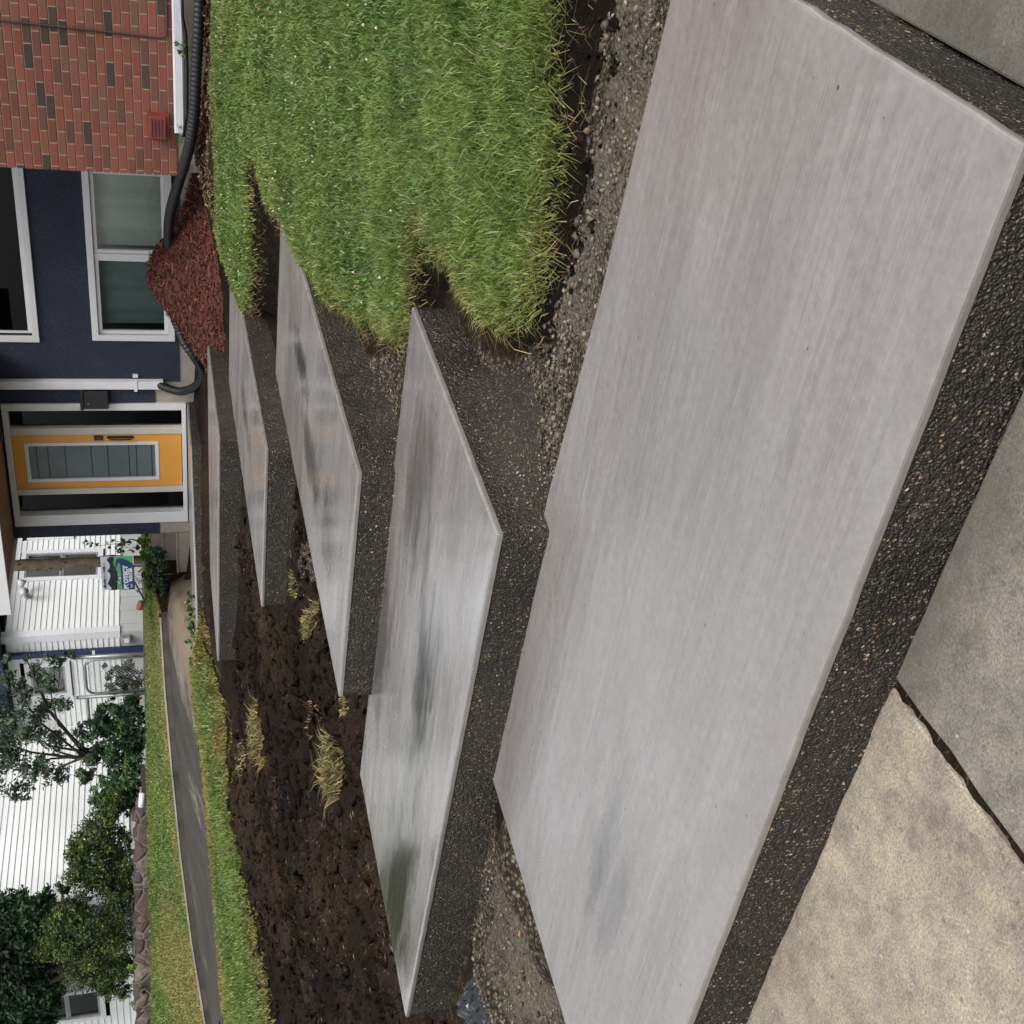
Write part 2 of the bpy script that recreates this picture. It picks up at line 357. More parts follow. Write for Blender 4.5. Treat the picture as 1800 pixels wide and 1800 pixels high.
# ================================================================ CONCRETE STEPS plan
def P(l, z): return [at(a, b, z=z) for a, b in l]
Z = [0, .17, .34, .51, .68, .85, 1.02]
A = at(1792, 250, z=.17); F0 = at(1217, 1800, z=.17); L1 = at(1000, 1800, z=.17); C1 = at(865, 1362, z=.17)
Bk = at(1175, 0, z=.17)
S1 = [(-.405, 1.385), (-3.40, 1.335), (-3.36, 2.87), (-2.06, 2.87), (-1.32, 2.775), (-.37, 2.70)]
S2 = [tuple(p[:2]) for p in P([(873,940),(712,1788),(632,1360),(723,540)], .34)]
S3 = [tuple(p[:2]) for p in P([(628,832),(595,1225),(484,657)], .51)] + [(-3.00, 7.75)]
S4 = [tuple(p[:2]) for p in P([(466,792),(459,1067),(402,670)], .68)] + [(-4.52, 10.4)]
S5 = [tuple(p[:2]) for p in P([(383,772),(382,1162),(369,1002)], .85)] + [(-6.0, 11.3)]
S6 = [(-7.72, 12.05)] + [tuple(p[:2]) for p in P([(347,1160)], 1.02)] + [(-10.05, 12.1), (-9.95, 13.2), (-7.8, 13.2)]
SLABS = [S1, S2, S3, S4, S5, S6]
def inside(poly, X, Y):
    X = np.asarray(X); Y = np.asarray(Y); r = np.zeros(X.shape, bool); n = len(poly)
    for i in range(n):
        x0, y0 = poly[i][:2]; x1, y1 = poly[(i+1) % n][:2]
        c = ((y0 > Y) != (y1 > Y)) & (X < (x1-x0)*(Y-y0)/((y1-y0) if y1 != y0 else 1e-9)+x0); r ^= c
    return r
def pdist(poly, X, Y, closed=True):
    X = np.asarray(X, float); Y = np.asarray(Y, float); d = np.full(X.shape, 1e9); n = len(poly)
    for i in range(n if closed else n-1):
        a = np.array(poly[i][:2]); b = np.array(poly[(i+1) % n][:2]); ab = b-a; L = ab@ab+1e-12
        t = np.clip(((X-a[0])*ab[0]+(Y-a[1])*ab[1])/L, 0, 1)
        d = np.minimum(d, np.hypot(X-a[0]-t*ab[0], Y-a[1]-t*ab[1]))
    return d
def sdist(poly, X, Y): return np.where(inside(poly, X, Y), -1, 1)*pdist(poly, X, Y)

# ================================================================ TERRAIN heights
def yl(py, y0, k=2.5): return y0-k*max(0, py-1080)/720.
path_near = [at(a, b, y=yl(b, 11.0)) for a, b in [(335,1095),(340,1200),(357,1350),(372,1500),(383,1650),(395,1800)]]
path_far = [at(a, b, y=yl(b, 12.3)) for a, b in [(283,1080),(290,1200),(303,1350),(318,1500),(337,1650),(362,1800)]]
E_pts = [(-.3,2.80,.15),(-.3,3.06,.145),(-1,2.88,.15),(-1,3.08,.14),(-1.6,2.95,.15),(-1.6,3.12,.13),(-.4,3.24,.04),(-1.1,3.24,.03),(-1.5,3.3,.05),(-.2,3.6,.04),(-1.2,3.6,.05),(-2.0,3.0,.14),(-1.9,3.6,.12),(-1.95,4.5,.16),
 (-2.5,4.6,.25),(-2.6,6,.32),(-2.75,7.5,.4),(-3.6,8.3,.44),(-4.15,8,.45),(-4.2,9.4,.5),(-5.4,10.4,.62),(-5.6,11.6,.7),(-6.6,12.2,.82),
 (-3.6,2.3,.09),(-3.7,1.6,.02),(-4.2,2.6,.08),(-5.1,2.6,.06),(-6,1.6,-.02),(-5.3,3.5,.25),(-5.3,4.5,.30),(-4.55,5.2,.34),(-4.7,6.2,.42),
 (-5.9,7.2,.54),(-5.2,6.3,.50),(-6.3,8.8,.64),(-7.5,9.0,.64),(-9.0,9.3,.68),(-9.0,10.2,.8),(-7,7.2,.57),(-7,5.2,.40),(-7,3.2,.12),
 (-9,7.5,.5),(-9,5,.25),(-12,5,.05),(-9,3,0),(-11,6.5,.12),(-6,0,-.15),(-12,1,-.2),(0,0,-.15),(1,3,0),(-2,1,-.1),(0,6,.3),(0,12,.8),(-4.5,13,.88),(-3,11,.8),
 (-20,3,-.3),(-30,5,-.3),(-3.6,10.95,.90),(-1,10.95,.92),(1.5,10.95,.92),(-3,10.6,.84),(-3.9,11.25,.98),(-1,11.25,.99),(1.5,11.25,.99),(4,0,-.2),(4,12,.8)]
E_pts += [tuple(p) for p in path_near]
E_pts += [tuple(at(a, b, y=y_)) for a, b, y_ in [(352,1150,10.3),(395,1290,9.4),(405,1450,8.8),(428,1600,8.1),(462,1740,7.4),(470,1800,7.1)]]
E_pts += [(p[0], p[1]+.3, p[2]-.22) for p in path_far] + [(-10.3,13.4,1.0),(-13,14,1.1),(-20,14,1.0),(-30,14,.7),(-12,20,1.1),(-25,22,1.1),(0,20,.9)]
EP = np.array(E_pts)
def _solve(P_):
    n = len(P_); D = np.hypot(P_[:,None,0]-P_[None,:,0], P_[:,None,1]-P_[None,:,1])
    M = np.zeros((n+3, n+3)); M[:n,:n] = D; M[:n,n] = 1; M[:n,n+1:] = P_[:,:2]; M[n:,:n] = M[:n,n:].T
    return np.linalg.solve(M, np.concatenate([P_[:,2], [0,0,0]]))
EW = _solve(EP)
def vnoise(X, Y, s, seed=0):
    X = np.asarray(X, float)*s; Y = np.asarray(Y, float)*s; xi = np.floor(X).astype(np.int64); yi = np.floor(Y).astype(np.int64)
    fx = X-xi; fy = Y-yi; fx = fx*fx*(3-2*fx); fy = fy*fy*(3-2*fy)
    def h(a, b):
        k = (a*374761393 + b*668265263 + seed*1442695041) & 0xffffffff
        k = ((k ^ (k >> 13))*1274126177) & 0xffffffff
        return ((k ^ (k >> 16)) & 0xffff)/65535.
    return (h(xi,yi)*(1-fx)+h(xi+1,yi)*fx)*(1-fy)+(h(xi,yi+1)*(1-fx)+h(xi+1,yi+1)*fx)*fy
path_poly = [(-9.98,12.5),(-10.02,11.9),(-9.75,11.0)]+[(p[0], p[1]+.06) for p in path_near[1:]]+[(p[0], p[1]) for p in path_far[::-1]]+[(-10.4,13.2),(-9.97,13.35)]
def Eh(X, Y):
    X = np.asarray(X, float); Y = np.asarray(Y, float); n = len(EP); r = EW[n]+EW[n+1]*X+EW[n+2]*Y
    for i in range(n): r = r + EW[i]*np.hypot(X-EP[i,0], Y-EP[i,1])
    return r
def Lh(X, Y):
    X = np.asarray(X, float); Y = np.asarray(Y, float)
    return .20+.0835*(Y-3.3)+.03*(vnoise(X, Y, .8, 3)-.5)+.02*(vnoise(X, Y, 3, 5)-.5)
lawn_px = [(968,-60),(970,0),(962,150),(975,240),(958,330),(945,450),(930,550),(905,592),(850,565),(795,520),(768,470),(742,425),(722,430),(712,520),(715,575),
 (697,612),(655,600),(605,560),(555,520),(522,468),(488,405),(462,370),(445,310),(437,285),(430,310),(437,400),(440,480),(432,548),(415,540),(392,480),(372,410),(360,330)]
def Lh4(x, y): return float(Lh(x, y))+.035
lawn = [tuple(hit(a, b, Lh4)[:2]) for a, b in lawn_px]
lawn += [(-4.35, 10.35), (-3.6, 10.6), (1.5, 10.8), (1.5, 3.2)]
path_strip_px = [(345,1040),(352,1130),(366,1160),(378,1200),(392,1250),(392,1320),(398,1400),(412,1500),(430,1580),(443,1620),(452,1680),(466,1740),(470,1800)]
def Eh1(x, y): return float(Eh(x, y))+.03
strip = [tuple(hit(a, b, Eh1)[:2]) for a, b in path_strip_px]
_pe = path_near[-1]+(path_near[-1]-path_near[-2])*1.5
strip = [p for p in strip] + [(strip[-1][0]-2.5, strip[-1][1]-.6), tuple(_pe[:2])] + [(p[0], p[1]-.03) for p in path_near[::-1]]
def Gh(X, Y):
    X = np.asarray(X, float); Y = np.asarray(Y, float)
    e = Eh(X, Y)
    sdL = sdist(lawn, X, Y) + .10*(vnoise(X, Y, 7, 9)-.5)
    nz = (vnoise(X, Y, 2.2, 1)-.5)*.10 + (vnoise(X, Y, 6, 2)-.5)*.07 + (vnoise(X, Y, 13, 4)-.5)*.045 + (vnoise(X, Y, 27, 6)-.5)*.02
    rid = 1-np.abs(2*vnoise(X, Y, 3.1, 12)-1); nz = nz + (X < -4)*((rid-.6)*.07 - .10*np.clip(vnoise(X, Y, 1.3, 14)-.62, 0, 1))
    k = np.ones(X.shape)*np.where(X < -4, 2.5, 1.2)
    for S in SLABS: k = np.minimum(k, np.clip(pdist(S, X, Y)/.25, .12, .9))
    ds = sdist(strip, X, Y)
    k = np.where(ds < 0, .12, k); k = np.where(Y > 11, .1, k); k = np.where(Y < 1.4, .05, k)
    e = e + nz*k
    e = e - .05*np.clip(1-np.abs(ds+.0)/.25, 0, 1)*(ds > 0)          # cut at the edge of the remaining turf
    t = np.clip((.05-sdL)/.10, 0, 1); t = t*t*(3-2*t)
    g = e*(1-t)+Lh(X, Y)*t
    for i, S in enumerate(SLABS): 
        ins = inside(S, X, Y) if i else (sdist(S, X, Y) < 0)
        g = np.where(ins, np.minimum(g, Z[i+1]-.05), g)
        near = (pdist(S, X, Y) < .16) & ~ins & (t < .3)
        g = np.where(near, np.minimum(g, Z[i+1]-.02), g)
    g = np.where(inside(path_poly, X, Y), g-.16, g)
    g = np.where((Y < 1.45) | ((X > -.42) & (Y < 2.75)), np.minimum(g, -.03), g)
    return g
def grid(name, xs, ys, f, mat, colf=None):
    X, Y = np.meshgrid(xs, ys); Zz = f(X, Y); nx, ny = len(xs), len(ys)
    V = np.stack([X.ravel(), Y.ravel(), Zz.ravel()], 1)
    i = np.arange(nx-1); j = np.arange(ny-1); I, J = np.meshgrid(i, j); a = (J*nx+I).ravel()
    Fc = np.stack([a, a+1, a+1+nx, a+nx], 1)
    cols = colf(X.ravel(), Y.ravel()) if colf else None
    return mesh_obj(name, V, Fc, mat, None, True, cols)
gz = [[tuple(at(a, b, z=zz)[:2]) for a, b in l] for zz, l in zip((.145, .15, .27, .07, .5), [
   [(1170,0),(1120,0),(1100,130),(1085,300),(1040,350),(1010,420),(990,520),(985,600),(940,700),(900,800),(965,880),(1040,560),(1110,330)],
   [(640,700),(780,560),(830,640),(900,760),(930,850),(965,870),(1000,640),(960,560),(880,640),(820,600)],
   [(700,640),(640,620),(610,640),(640,760),(690,800)],
   [(870,1370),(905,1500),(980,1800),(860,1800),(845,1620)],
   [(525,880),(520,1000),(535,1060),(560,1040),(545,900)]])]
tz = [[tuple(at(a, b, z=.08)[:2]) for a, b in l] for l in [
   [(1170,0),(1135,0),(1120,150),(1100,250),(1075,380),(1040,440),(1020,560),(1000,720),(960,870),(1050,540),(1110,330)],
   [(900,1480),(980,1800),(910,1800),(890,1600)]]]
def gcol(X, Y):
    g = np.zeros(X.shape); t = np.zeros(X.shape)
    for q in gz: g = np.maximum(g, np.clip(.5-sdist(q, X, Y)/.15, 0, 1))
    g = np.where((Y < 3.14) & (Y > 2.6) & (X > -1.9), np.maximum(g, .55+.35*vnoise(X, Y, 6, 78)), g); t = np.where((Y < 3.05) & (Y > 2.6) & (X > -1.5), .35+.45*vnoise(X, Y, 4, 77), t)
    for q in tz: t = np.maximum(t, np.clip(.5-sdist(q, X, Y)/.15, 0, 1))
    for q in (S2, S3, S4, S5): g = np.maximum(g, .42*np.clip(1-sdist(q, X, Y)/.3, 0, 1))
    edge_shade = np.zeros(X.shape)
    lf = (X < -3.3) & (X > -4.3) & (Y > 1.2) & (Y < 2.8)
    g = np.where(lf, .45+.4*vnoise(X, Y, 5, 81), g); t = np.where(lf, np.maximum(t, .25+.5*vnoise(X, Y, 3, 82)), t)
    edge_shade = np.clip(1.15-(sdist(lawn, X, Y)+.02)/.11, 0, 1)*(Y < 9.5)  # mask for painted shade below the turf edge and in the trench
    edge_shade = np.maximum(edge_shade, np.clip((Y-3.13-.05*(vnoise(X, Y, 5, 79)-.5))/.05, 0, 1)*(Y < 3.6)*(X > -1.5))
    return np.stack([g*(1-edge_shade), t*(1-edge_shade), edge_shade, 0*g+1], 1)
xs = np.concatenate([np.arange(-26, -9, .12), np.arange(-9, -5.4, .036), np.arange(-5.4, 1.2, .03), np.arange(1.2, 6, .3)])
ys = np.concatenate([np.arange(-2, 1.3, .3), np.arange(1.3, 5.6, .03), np.arange(5.6, 14.2, .055), np.arange(14.2, 30, 1.)])
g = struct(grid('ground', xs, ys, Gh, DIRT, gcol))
far = MB(); far.add([(-250,-150,-.6),(250,-150,-.6),(250,250,-.6),(-250,250,-.6)], [(0,1,2,3)])
struct(far.build('outer_ground', simple('far_ground', (.05,.07,.03), .9, .3, .3, 0)))

# ================================================================ old sidewalk
def plate(name, poly, z, th, mat, parent=None, bevel=.006):
    b = MB(); n = len(poly); b.add([(p[0],p[1],z-th) for p in poly]+[(p[0],p[1],z) for p in poly],
        [tuple(range(n-1,-1,-1)), tuple(range(n,2*n))]+[(i,(i+1)%n,n+(i+1)%n,n+i) for i in range(n)])
    return b.build(name, mat, parent, bevel=bevel)
WLK1 = m_walk('tan_sidewalk_concrete', (.245, .210, .168), (1.33, .06, .10))
WLK2 = m_walk('grey_sidewalk_concrete', (.165, .150, .124), (1.20, .16, .16))
def rag(p, q, n, amp, seed):
    r = np.random.default_rng(seed); out = []
    for i in range(n+1):
        t = i/n; out.append((p[0]+(q[0]-p[0])*t+r.normal()*amp*(0 < i < n), p[1]+(q[1]-p[1])*t+r.normal()*amp*(0 < i < n)))
    return out
struct(plate('sidewalk', [(-9,-1.2),(-1.447,-1.2)]+rag((-1.447,-1),(-1.449,1.39),26,.004,1)+[(-9,1.39)], .0, .12, WLK1))
struct(plate('sidewalk', rag((-1.426,1.37),(-1.426,-1.2),26,.003,2)+[(2.2,-1.2),(2.2,1.37)], .0, .12, WLK2))
struct(plate('sidewalk', [(-.397,1.38),(2.2,1.38),(2.2,2.85),(-.365,2.85)], .001, .12, WLK2))
jb = MB(); jb.add([(-1.47,-1.2,-.012),(-1.41,-1.2,-.012),(-1.41,1.39,-.012),(-1.47,1.39,-.012)], [(0,1,2,3)])
jm = grid('joint_dirt', np.linspace(-1.46,-1.42,5), np.linspace(-1.2,1.39,120), lambda X, Y: -.018+.016*vnoise(X, Y, 40, 8), DIRT,
          lambda X, Y: np.stack([X*0+.3, X*0, X*0, X*0+1], 1)); struct(jm)

# ================================================================ the new concrete steps
def pc(px, py, z, rx, ry, st=1.0): q = at(px, py, z=z); return (q[0], q[1], rx, ry, st)
PUD = [[pc(1062,1490,.17,.34,.10,.6), pc(1075,1590,.17,.3,.08,.45)],
       [pc(745,1205,.34,.55,.24), pc(700,1540,.34,1.1,.34,.95), pc(672,1130,.34,.6,.18,.6), pc(735,860,.34,.5,.3,.5)],
       [pc(530,640,.51,.16,.5,.8), pc(545,800,.51,.2,.5,.7), pc(575,930,.51,.3,.3,.5)], [pc(430,720,.68,.2,.6,.6)], [], []]
def make_slab(i, poly, flare, label, depth=.3, wet=.5):
    zt = Z[i+1]; cx = np.mean([p[0] for p in poly]); cy = np.mean([p[1] for p in poly])
    t = thing('concrete_step', (cx, cy, zt-.17), label, 'concrete step', 'freshly poured concrete steps')
    # orient CCW
    ar = sum(poly[k][0]*poly[(k+1)%len(poly)][1]-poly[(k+1)%len(poly)][0]*poly[k][1] for k in range(len(poly)))
    if ar < 0: poly = poly[::-1]
    q_ = []; rw = np.random.default_rng(i+7)
    for k in range(len(poly)):
        a_ = np.array(poly[k], float); b_ = np.array(poly[(k+1) % len(poly)], float); L_ = np.linalg.norm(b_-a_); m_ = max(1, int(L_/.06)); e_ = (b_-a_)/L_
        for j in range(m_): q_.append(tuple(a_+e_*L_*j/m_+(np.array([e_[1], -e_[0]])*rw.normal()*.0011 if j else 0)))
    poly = q_
    n = len(poly)
    def offs(poly, d):
        out = []
        for k in range(n):
            a, b, c = [np.array(poly[(k+q)%n][:2], float) for q in (-1, 0, 1)]
            e1 = (b-a)/np.linalg.norm(b-a); e2 = (c-b)/np.linalg.norm(c-b)
            n1 = np.array([e1[1], -e1[0]]); n2 = np.array([e2[1], -e2[0]]); m = n1+n2; m /= max(m@n1, .2)
            out.append(tuple(b+m*d))
        return out
    rings = []
    for d, dz in ((-.055, 0), (-.009, -.0006), (-.004, -.002), (-.001, -.005), (0, -.010), (-.001, -.022)):
        rings.append([(p[0], p[1], zt+dz) for p in offs(poly, d)])
    vs = [p for r in rings for p in r]; fs = [tuple(range(n))]
    for k in range(len(rings)-1):
        for j in range(n): fs.append((k*n+j, (k+1)*n+j, (k+1)*n+(j+1)%n, k*n+(j+1)%n))
    b = MB(); b.add(vs, fs)
    so_ = b.build('smooth_top', m_slab('fresh_concrete_%s' % 'abcdef'[i], wet, i, PUD[i]), t)
    so_.data.materials.append(m_slab('trowelled_edge_%s' % 'abcdef'[i], wet, i, PUD[i], True))
    for q in range(1, len(so_.data.polygons)): so_.data.polygons[q].material_index = 1
    # aggregate riser, sampled densely round the perimeter
    pts = []; nor = []
    for k in range(n):
        a = np.array(poly[k], float); c = np.array(poly[(k+1)%n], float); L = np.linalg.norm(c-a); m = max(2, int(L/.03)); e = (c-a)/L
        for j in range(m):
            pts.append(a+e*L*j/m); nor.append(np.array([e[1], -e[0]]))
    pts = np.array(pts); nor = np.array(nor); M = len(pts)
    ns = nor.copy()
    for _ in range(3): ns = (np.roll(ns, 1, 0)+ns+np.roll(ns, -1, 0))/3
    rows = 10; V = []
    r = np.random.default_rng(i+40)
    rough = np.convolve(r.normal(size=M+8), np.ones(5)/5, 'same')[:M]
    for q in range(rows+1):
        h = q/rows; z = zt-.02-h*depth
        fl = np.array([flare(p, h) for p in pts])
        o = -.002 - .003*(q == 0) + fl + .004*rough*h*1.5 + .0008*r.normal(size=M)*(q > 0)
        V.append(np.column_stack([pts+ns*o[:, None], np.full(M, z)]))
    V = np.concatenate(V); Fc = []
    for q in range(rows):
        for j in range(M): Fc.append((q*M+j, (q+1)*M+j, (q+1)*M+(j+1)%M, q*M+(j+1)%M))
    mesh_obj('aggregate_riser', V, Fc, AGG, t, True)
    return t
def fl0(p, h): return .008*h
def fl2(p, h):
    # slumped foot of the form on the right-hand side
    s = max(0, 1-abs(p[1]-3.15)/.7)*min(1, .25+(p[1]-2.85)/.25) if p[1] > 2.9 and p[0] > -2.3 else .12*max(0, 1-(-2.14-p[0])/.22)**2
    return .01*h + .95*s*max(0, h-.16)**1.7
def fl3(p, h): return .01*h + (.10*max(0, h-.3)**1.5 if p[0] > -3.3 else 0)
make_slab(0, S1, fl0, 'largest and lowest new concrete slab, beside the old sidewalk in the foreground', .2, .7)
make_slab(1, S2, fl2, 'second new concrete step up from the sidewalk, wet and shiny with a slumped foot', .3, .9)
make_slab(2, S3, fl3, 'third new concrete step up from the sidewalk, behind the pointed tip of turf', .3, .7)
make_slab(3, S4, fl3, 'fourth new concrete step up from the sidewalk, beside the mulch pile', .3, .6)
make_slab(4, S5, fl0, 'thin-looking fifth new concrete step just below the top landing', .3, .6)
make_slab(5, S6, fl0, 'top new concrete landing directly under the orange-yellow door', .3, .5)

# ================================================================ blades of grass
def blades(name, X, Y, Zb, H, Wd, colors, mat, lean=.5, parent=None, droop=0):
    n = len(X); a = RNG.uniform(0, 2*np.pi, n); ln = RNG.uniform(.15, 1, n)*lean*H*(1+1.1*droop); la = RNG.uniform(0, 2*np.pi, n)
    dx, dy = np.cos(a)*Wd/2, np.sin(a)*Wd/2; lx, ly = np.cos(la)*ln, np.sin(la)*ln
    V = np.zeros((n, 5, 3))
    V[:,0] = np.stack([X-dx, Y-dy, Zb-.01], 1); V[:,1] = np.stack([X+dx, Y+dy, Zb-.01], 1)
    hm = H*(.6-.25*droop)
    V[:,2] = np.stack([X+dx*.8+lx*.35, Y+dy*.8+ly*.35, Zb+hm], 1); V[:,3] = np.stack([X-dx*.8+lx*.35, Y-dy*.8+ly*.35, Zb+hm], 1)
    V[:,4] = np.stack([X+lx, Y+ly, Zb+H*(RNG.uniform(.6, 1, n)-1.3*droop*RNG.uniform(.2, 1, n))], 1)
    base = np.arange(n)*5
    tri = np.concatenate([np.stack([base, base+1, base+2], 1), np.stack([base, base+2, base+3], 1), np.stack([base+3, base+2, base+4], 1)])
    C = np.repeat(np.concatenate([colors, np.ones((n, 1))], 1)[:, None, :], 5, 1)
    return mesh_obj(name, V.reshape(-1, 3), tri, mat, parent, False, C.reshape(-1, 4))
def scatter(poly, dens, box=None):
    xs_ = [p[0] for p in poly]; ys_ = [p[1] for p in poly]; x0, x1, y0, y1 = box or (min(xs_), max(xs_), min(ys_), max(ys_))
    n = int((x1-x0)*(y1-y0)*dens); X = RNG.uniform(x0, x1, n); Y = RNG.uniform(y0, y1, n)
    return X, Y
def gcolors(X, Y, dry=None):
    n = len(X); a = vnoise(X, Y, 1.7, 21); b = vnoise(X, Y, 6, 22); r = RNG.uniform(0, 1, n)
    g1 = np.array([.050, .105, .018]); g2 = np.array([.185, .255, .055]); g3_ = np.array([.30, .34, .15])
    b = .6*b+.4*vnoise(X, Y, 15, 24); t = np.clip(.5*a+.75*(b-.5)+.5*(r-.5)+.28, 0, 1)[:, None]
    c = g1*(1-t)+g2*t; s = (r > .88)[:, None]; c = np.where(s, g3_, c)
    if dry is not None:
        d = dry[:, None]; c = c*(1-d)+np.array([.33, .25, .10])*d
    return c*RNG.uniform(.75, 1.25, (n, 1))
def lawn_blades(y0, y1, dens, H, W_):
    X, Y = scatter(lawn, dens, (-4.8, 1.0, y0, y1)); sd_ = sdist(lawn, X, Y)+.10*(vnoise(X, Y, 7, 9)-.5)
    k = (sd_ < -.005) & (Gh(X, Y) > Lh(X, Y)-.035)
    # keep what the view can reach, plus a margin
    d = np.stack([X, Y, Lh(X, Y)-CAM[2]], 1); u = (d@Rv)/(d@Fv)*FPX+900; k &= (u < 2250)
    X, Y, sd_ = X[k], Y[k], sd_[k]
    bare = (vnoise(X, Y, 9, 31) > .9) & (RNG.uniform(0, 1, len(X)) < .6); X, Y, sd_ = X[~bare], Y[~bare], sd_[~bare]
    edge = np.clip((sd_+.16)/.16, 0, 1); dry = edge*RNG.uniform(0, 1.1, len(X))*(vnoise(X, Y, 3, 33)*.7+.25)
    dry = np.where(RNG.uniform(0, 1, len(X)) < .02, .7, np.clip(dry*.9, 0, .9))
    return X, Y, dry, H*(.35+.55*vnoise(X, Y, 4.5, 35)+.5*vnoise(X, Y, 11, 36))*RNG.uniform(.6, 1.25, len(X)), np.full(len(X), W_), np.clip((sd_+.09)/.08, 0, 1)
parts = [lawn_blades(3.0, 5.0, 20000, .074, .005), lawn_blades(5.0, 7.5, 11000, .068, .007), lawn_blades(7.5, 11.0, 6000, .058, .010)]
X = np.concatenate([p[0] for p in parts]); Y = np.concatenate([p[1] for p in parts]); dry = np.concatenate([p[2] for p in parts])
H = np.concatenate([p[3] for p in parts]); Wd = np.concatenate([p[4] for p in parts]); drp = np.concatenate([p[5] for p in parts])
lawn_g = blades('lawn_grass', X, Y, np.minimum(Gh(X, Y), Lh(X, Y)), H, Wd, gcolors(X, Y, dry), GRASSM, .95, None, drp)
tag(lawn_g, 'bright green uncut lawn grass on the turf bank right of the new steps', 'grass', kind='stuff')
# long pale roots and straw hanging out of the cut edge
ex, ey = [], []
for k in range(len(lawn)-5):
    a = np.array(lawn[k]); b = np.array(lawn[k+1]); L = np.linalg.norm(b-a); c_ = int(L*150)
    for j in range(c_):
        t = random.random(); p = a+(b-a)*t+RNG.normal(size=2)*.025; ex.append(p[0]); ey.append(p[1])
ex = np.array(ex); ey = np.array(ey); n = len(ex)
cols = np.array([.34, .26, .13])*RNG.uniform(.4, 1.2, (n, 1))
sg = blades('straw_fringe', ex, ey, Lh(ex, ey)-RNG.uniform(0, .10, n), RNG.uniform(.01, .07, n), np.full(n, .0032), cols, GRASSM, 2.2, None, RNG.uniform(0, 1.2, n))
tag(sg, 'pale straw and roots sticking out of the cut turf edge', 'dead grass', kind='stuff')
# clover flowers and broad weeds in the lawn
b = MB()
for _ in range(240):
    x = random.uniform(-4.2, -.2); y = 4.6+5.5*random.random()**.9
    if sdist(lawn, np.array([x]), np.array([y]))[0] > -.1 or vnoise(np.array([x]), np.array([y]), .9, 51)[0] < .45: continue
    z = float(Lh(x, y))+random.uniform(.05, .08); r = random.uniform(.005, .009)
    b.add([(x+r,y,z),(x-r*.5,y+r*.87,z),(x-r*.5,y-r*.87,z),(x,y,z+r*1.2),(x,y,z-r*.8)], [(0,1,3),(1,2,3),(2,0,3),(1,0,4),(2,1,4),(0,2,4)])
tag(b.build('clover_flowers', simple('clover_white', (.42,.40,.28), .7, .2, 30, 0)), 'tiny white clover flowers scattered in the green lawn', 'flowers', kind='stuff')
def leaf_mesh(cs, ns, size, asp, cols):
    """folded rhombus leaves: cs centres, size lengths"""
    n = len(cs); a = RNG.normal(size=(n, 3)); a /= np.linalg.norm(a, axis=1)[:, None]
    nn = ns/np.linalg.norm(ns, axis=1)[:, None]; t = np.cross(nn, a); t /= np.linalg.norm(t, axis=1)[:, None]+1e-9; s = np.cross(nn, t)
    L = size[:, None]; Wd = L*asp
    V = np.stack([cs-t*L/2, cs+s*Wd/2-nn*L*.08, cs+t*L/2, cs-s*Wd/2-nn*L*.08], 1)
    base = np.arange(n)*4; tri = np.concatenate([np.stack([base, base+1, base+2], 1), np.stack([base, base+2, base+3], 1)])
    C = np.repeat(np.concatenate([cols, np.ones((n, 1))], 1)[:, None, :], 4, 1)
    return V.reshape(-1, 3), tri, C.reshape(-1, 4)
X, Y = scatter(lawn, 110, (-4.5, 1, 3.1, 9)); k = (sdist(lawn, X, Y) < -.05) & (vnoise(X, Y, 1.6, 61) > .52); X, Y = X[k], Y[k]; n = len(X)
cs = np.stack([X, Y, Lh(X, Y)+RNG.uniform(.03, .065, n)], 1); ns = RNG.normal(size=(n, 3))*.5+np.array([0, -.2, 1])
cc = np.array([.085, .165, .04])*RNG.uniform(.7, 1.5, (n, 1))
V, T, C = leaf_mesh(cs, ns, RNG.uniform(.02, .042, n), .6, cc)
tag(mesh_obj('lawn_weeds', V, T, LEAF, None, False, C), 'broad-leaved weeds growing through the lawn', 'weeds', kind='stuff')

# grass strip by the old path, and the neighbouring lawn
X, Y = scatter(strip, 4200, (-19, -8.6, 5.5, 11.05)); ds = sdist(strip, X, Y); k = ds < .04; X, Y, ds = X[k], Y[k], ds[k]
d = np.stack([X, Y, Eh(X, Y)-CAM[2]], 1); u = (d@Rv)/(d@Fv)*FPX+900; k = u > -300; X, Y, ds = X[k], Y[k], ds[k]
edge = np.clip((ds+.5)/.5, 0, 1)
dry = np.clip(edge*1.1*(vnoise(X, Y, 1.2, 71)+.1) + .9*np.clip(1-np.abs(pdist([p[:2] for p in path_near], X, Y, False)-.38)/.2, 0, 1)*(vnoise(X, Y, 1.0, 73) > .35), 0, .95)*RNG.uniform(.4, 1, len(X))
st = blades('strip_grass', X, Y, Gh(X, Y), .085*RNG.uniform(.5, 1.2, len(X)), np.full(len(X), .013), gcolors(X, Y, dry), GRASSM, 1.0, None, .9*np.clip((ds+.22)/.22, 0, 1))
tag(st, 'strip of green and yellowed grass between the dirt and the old path', 'grass', kind='stuff')

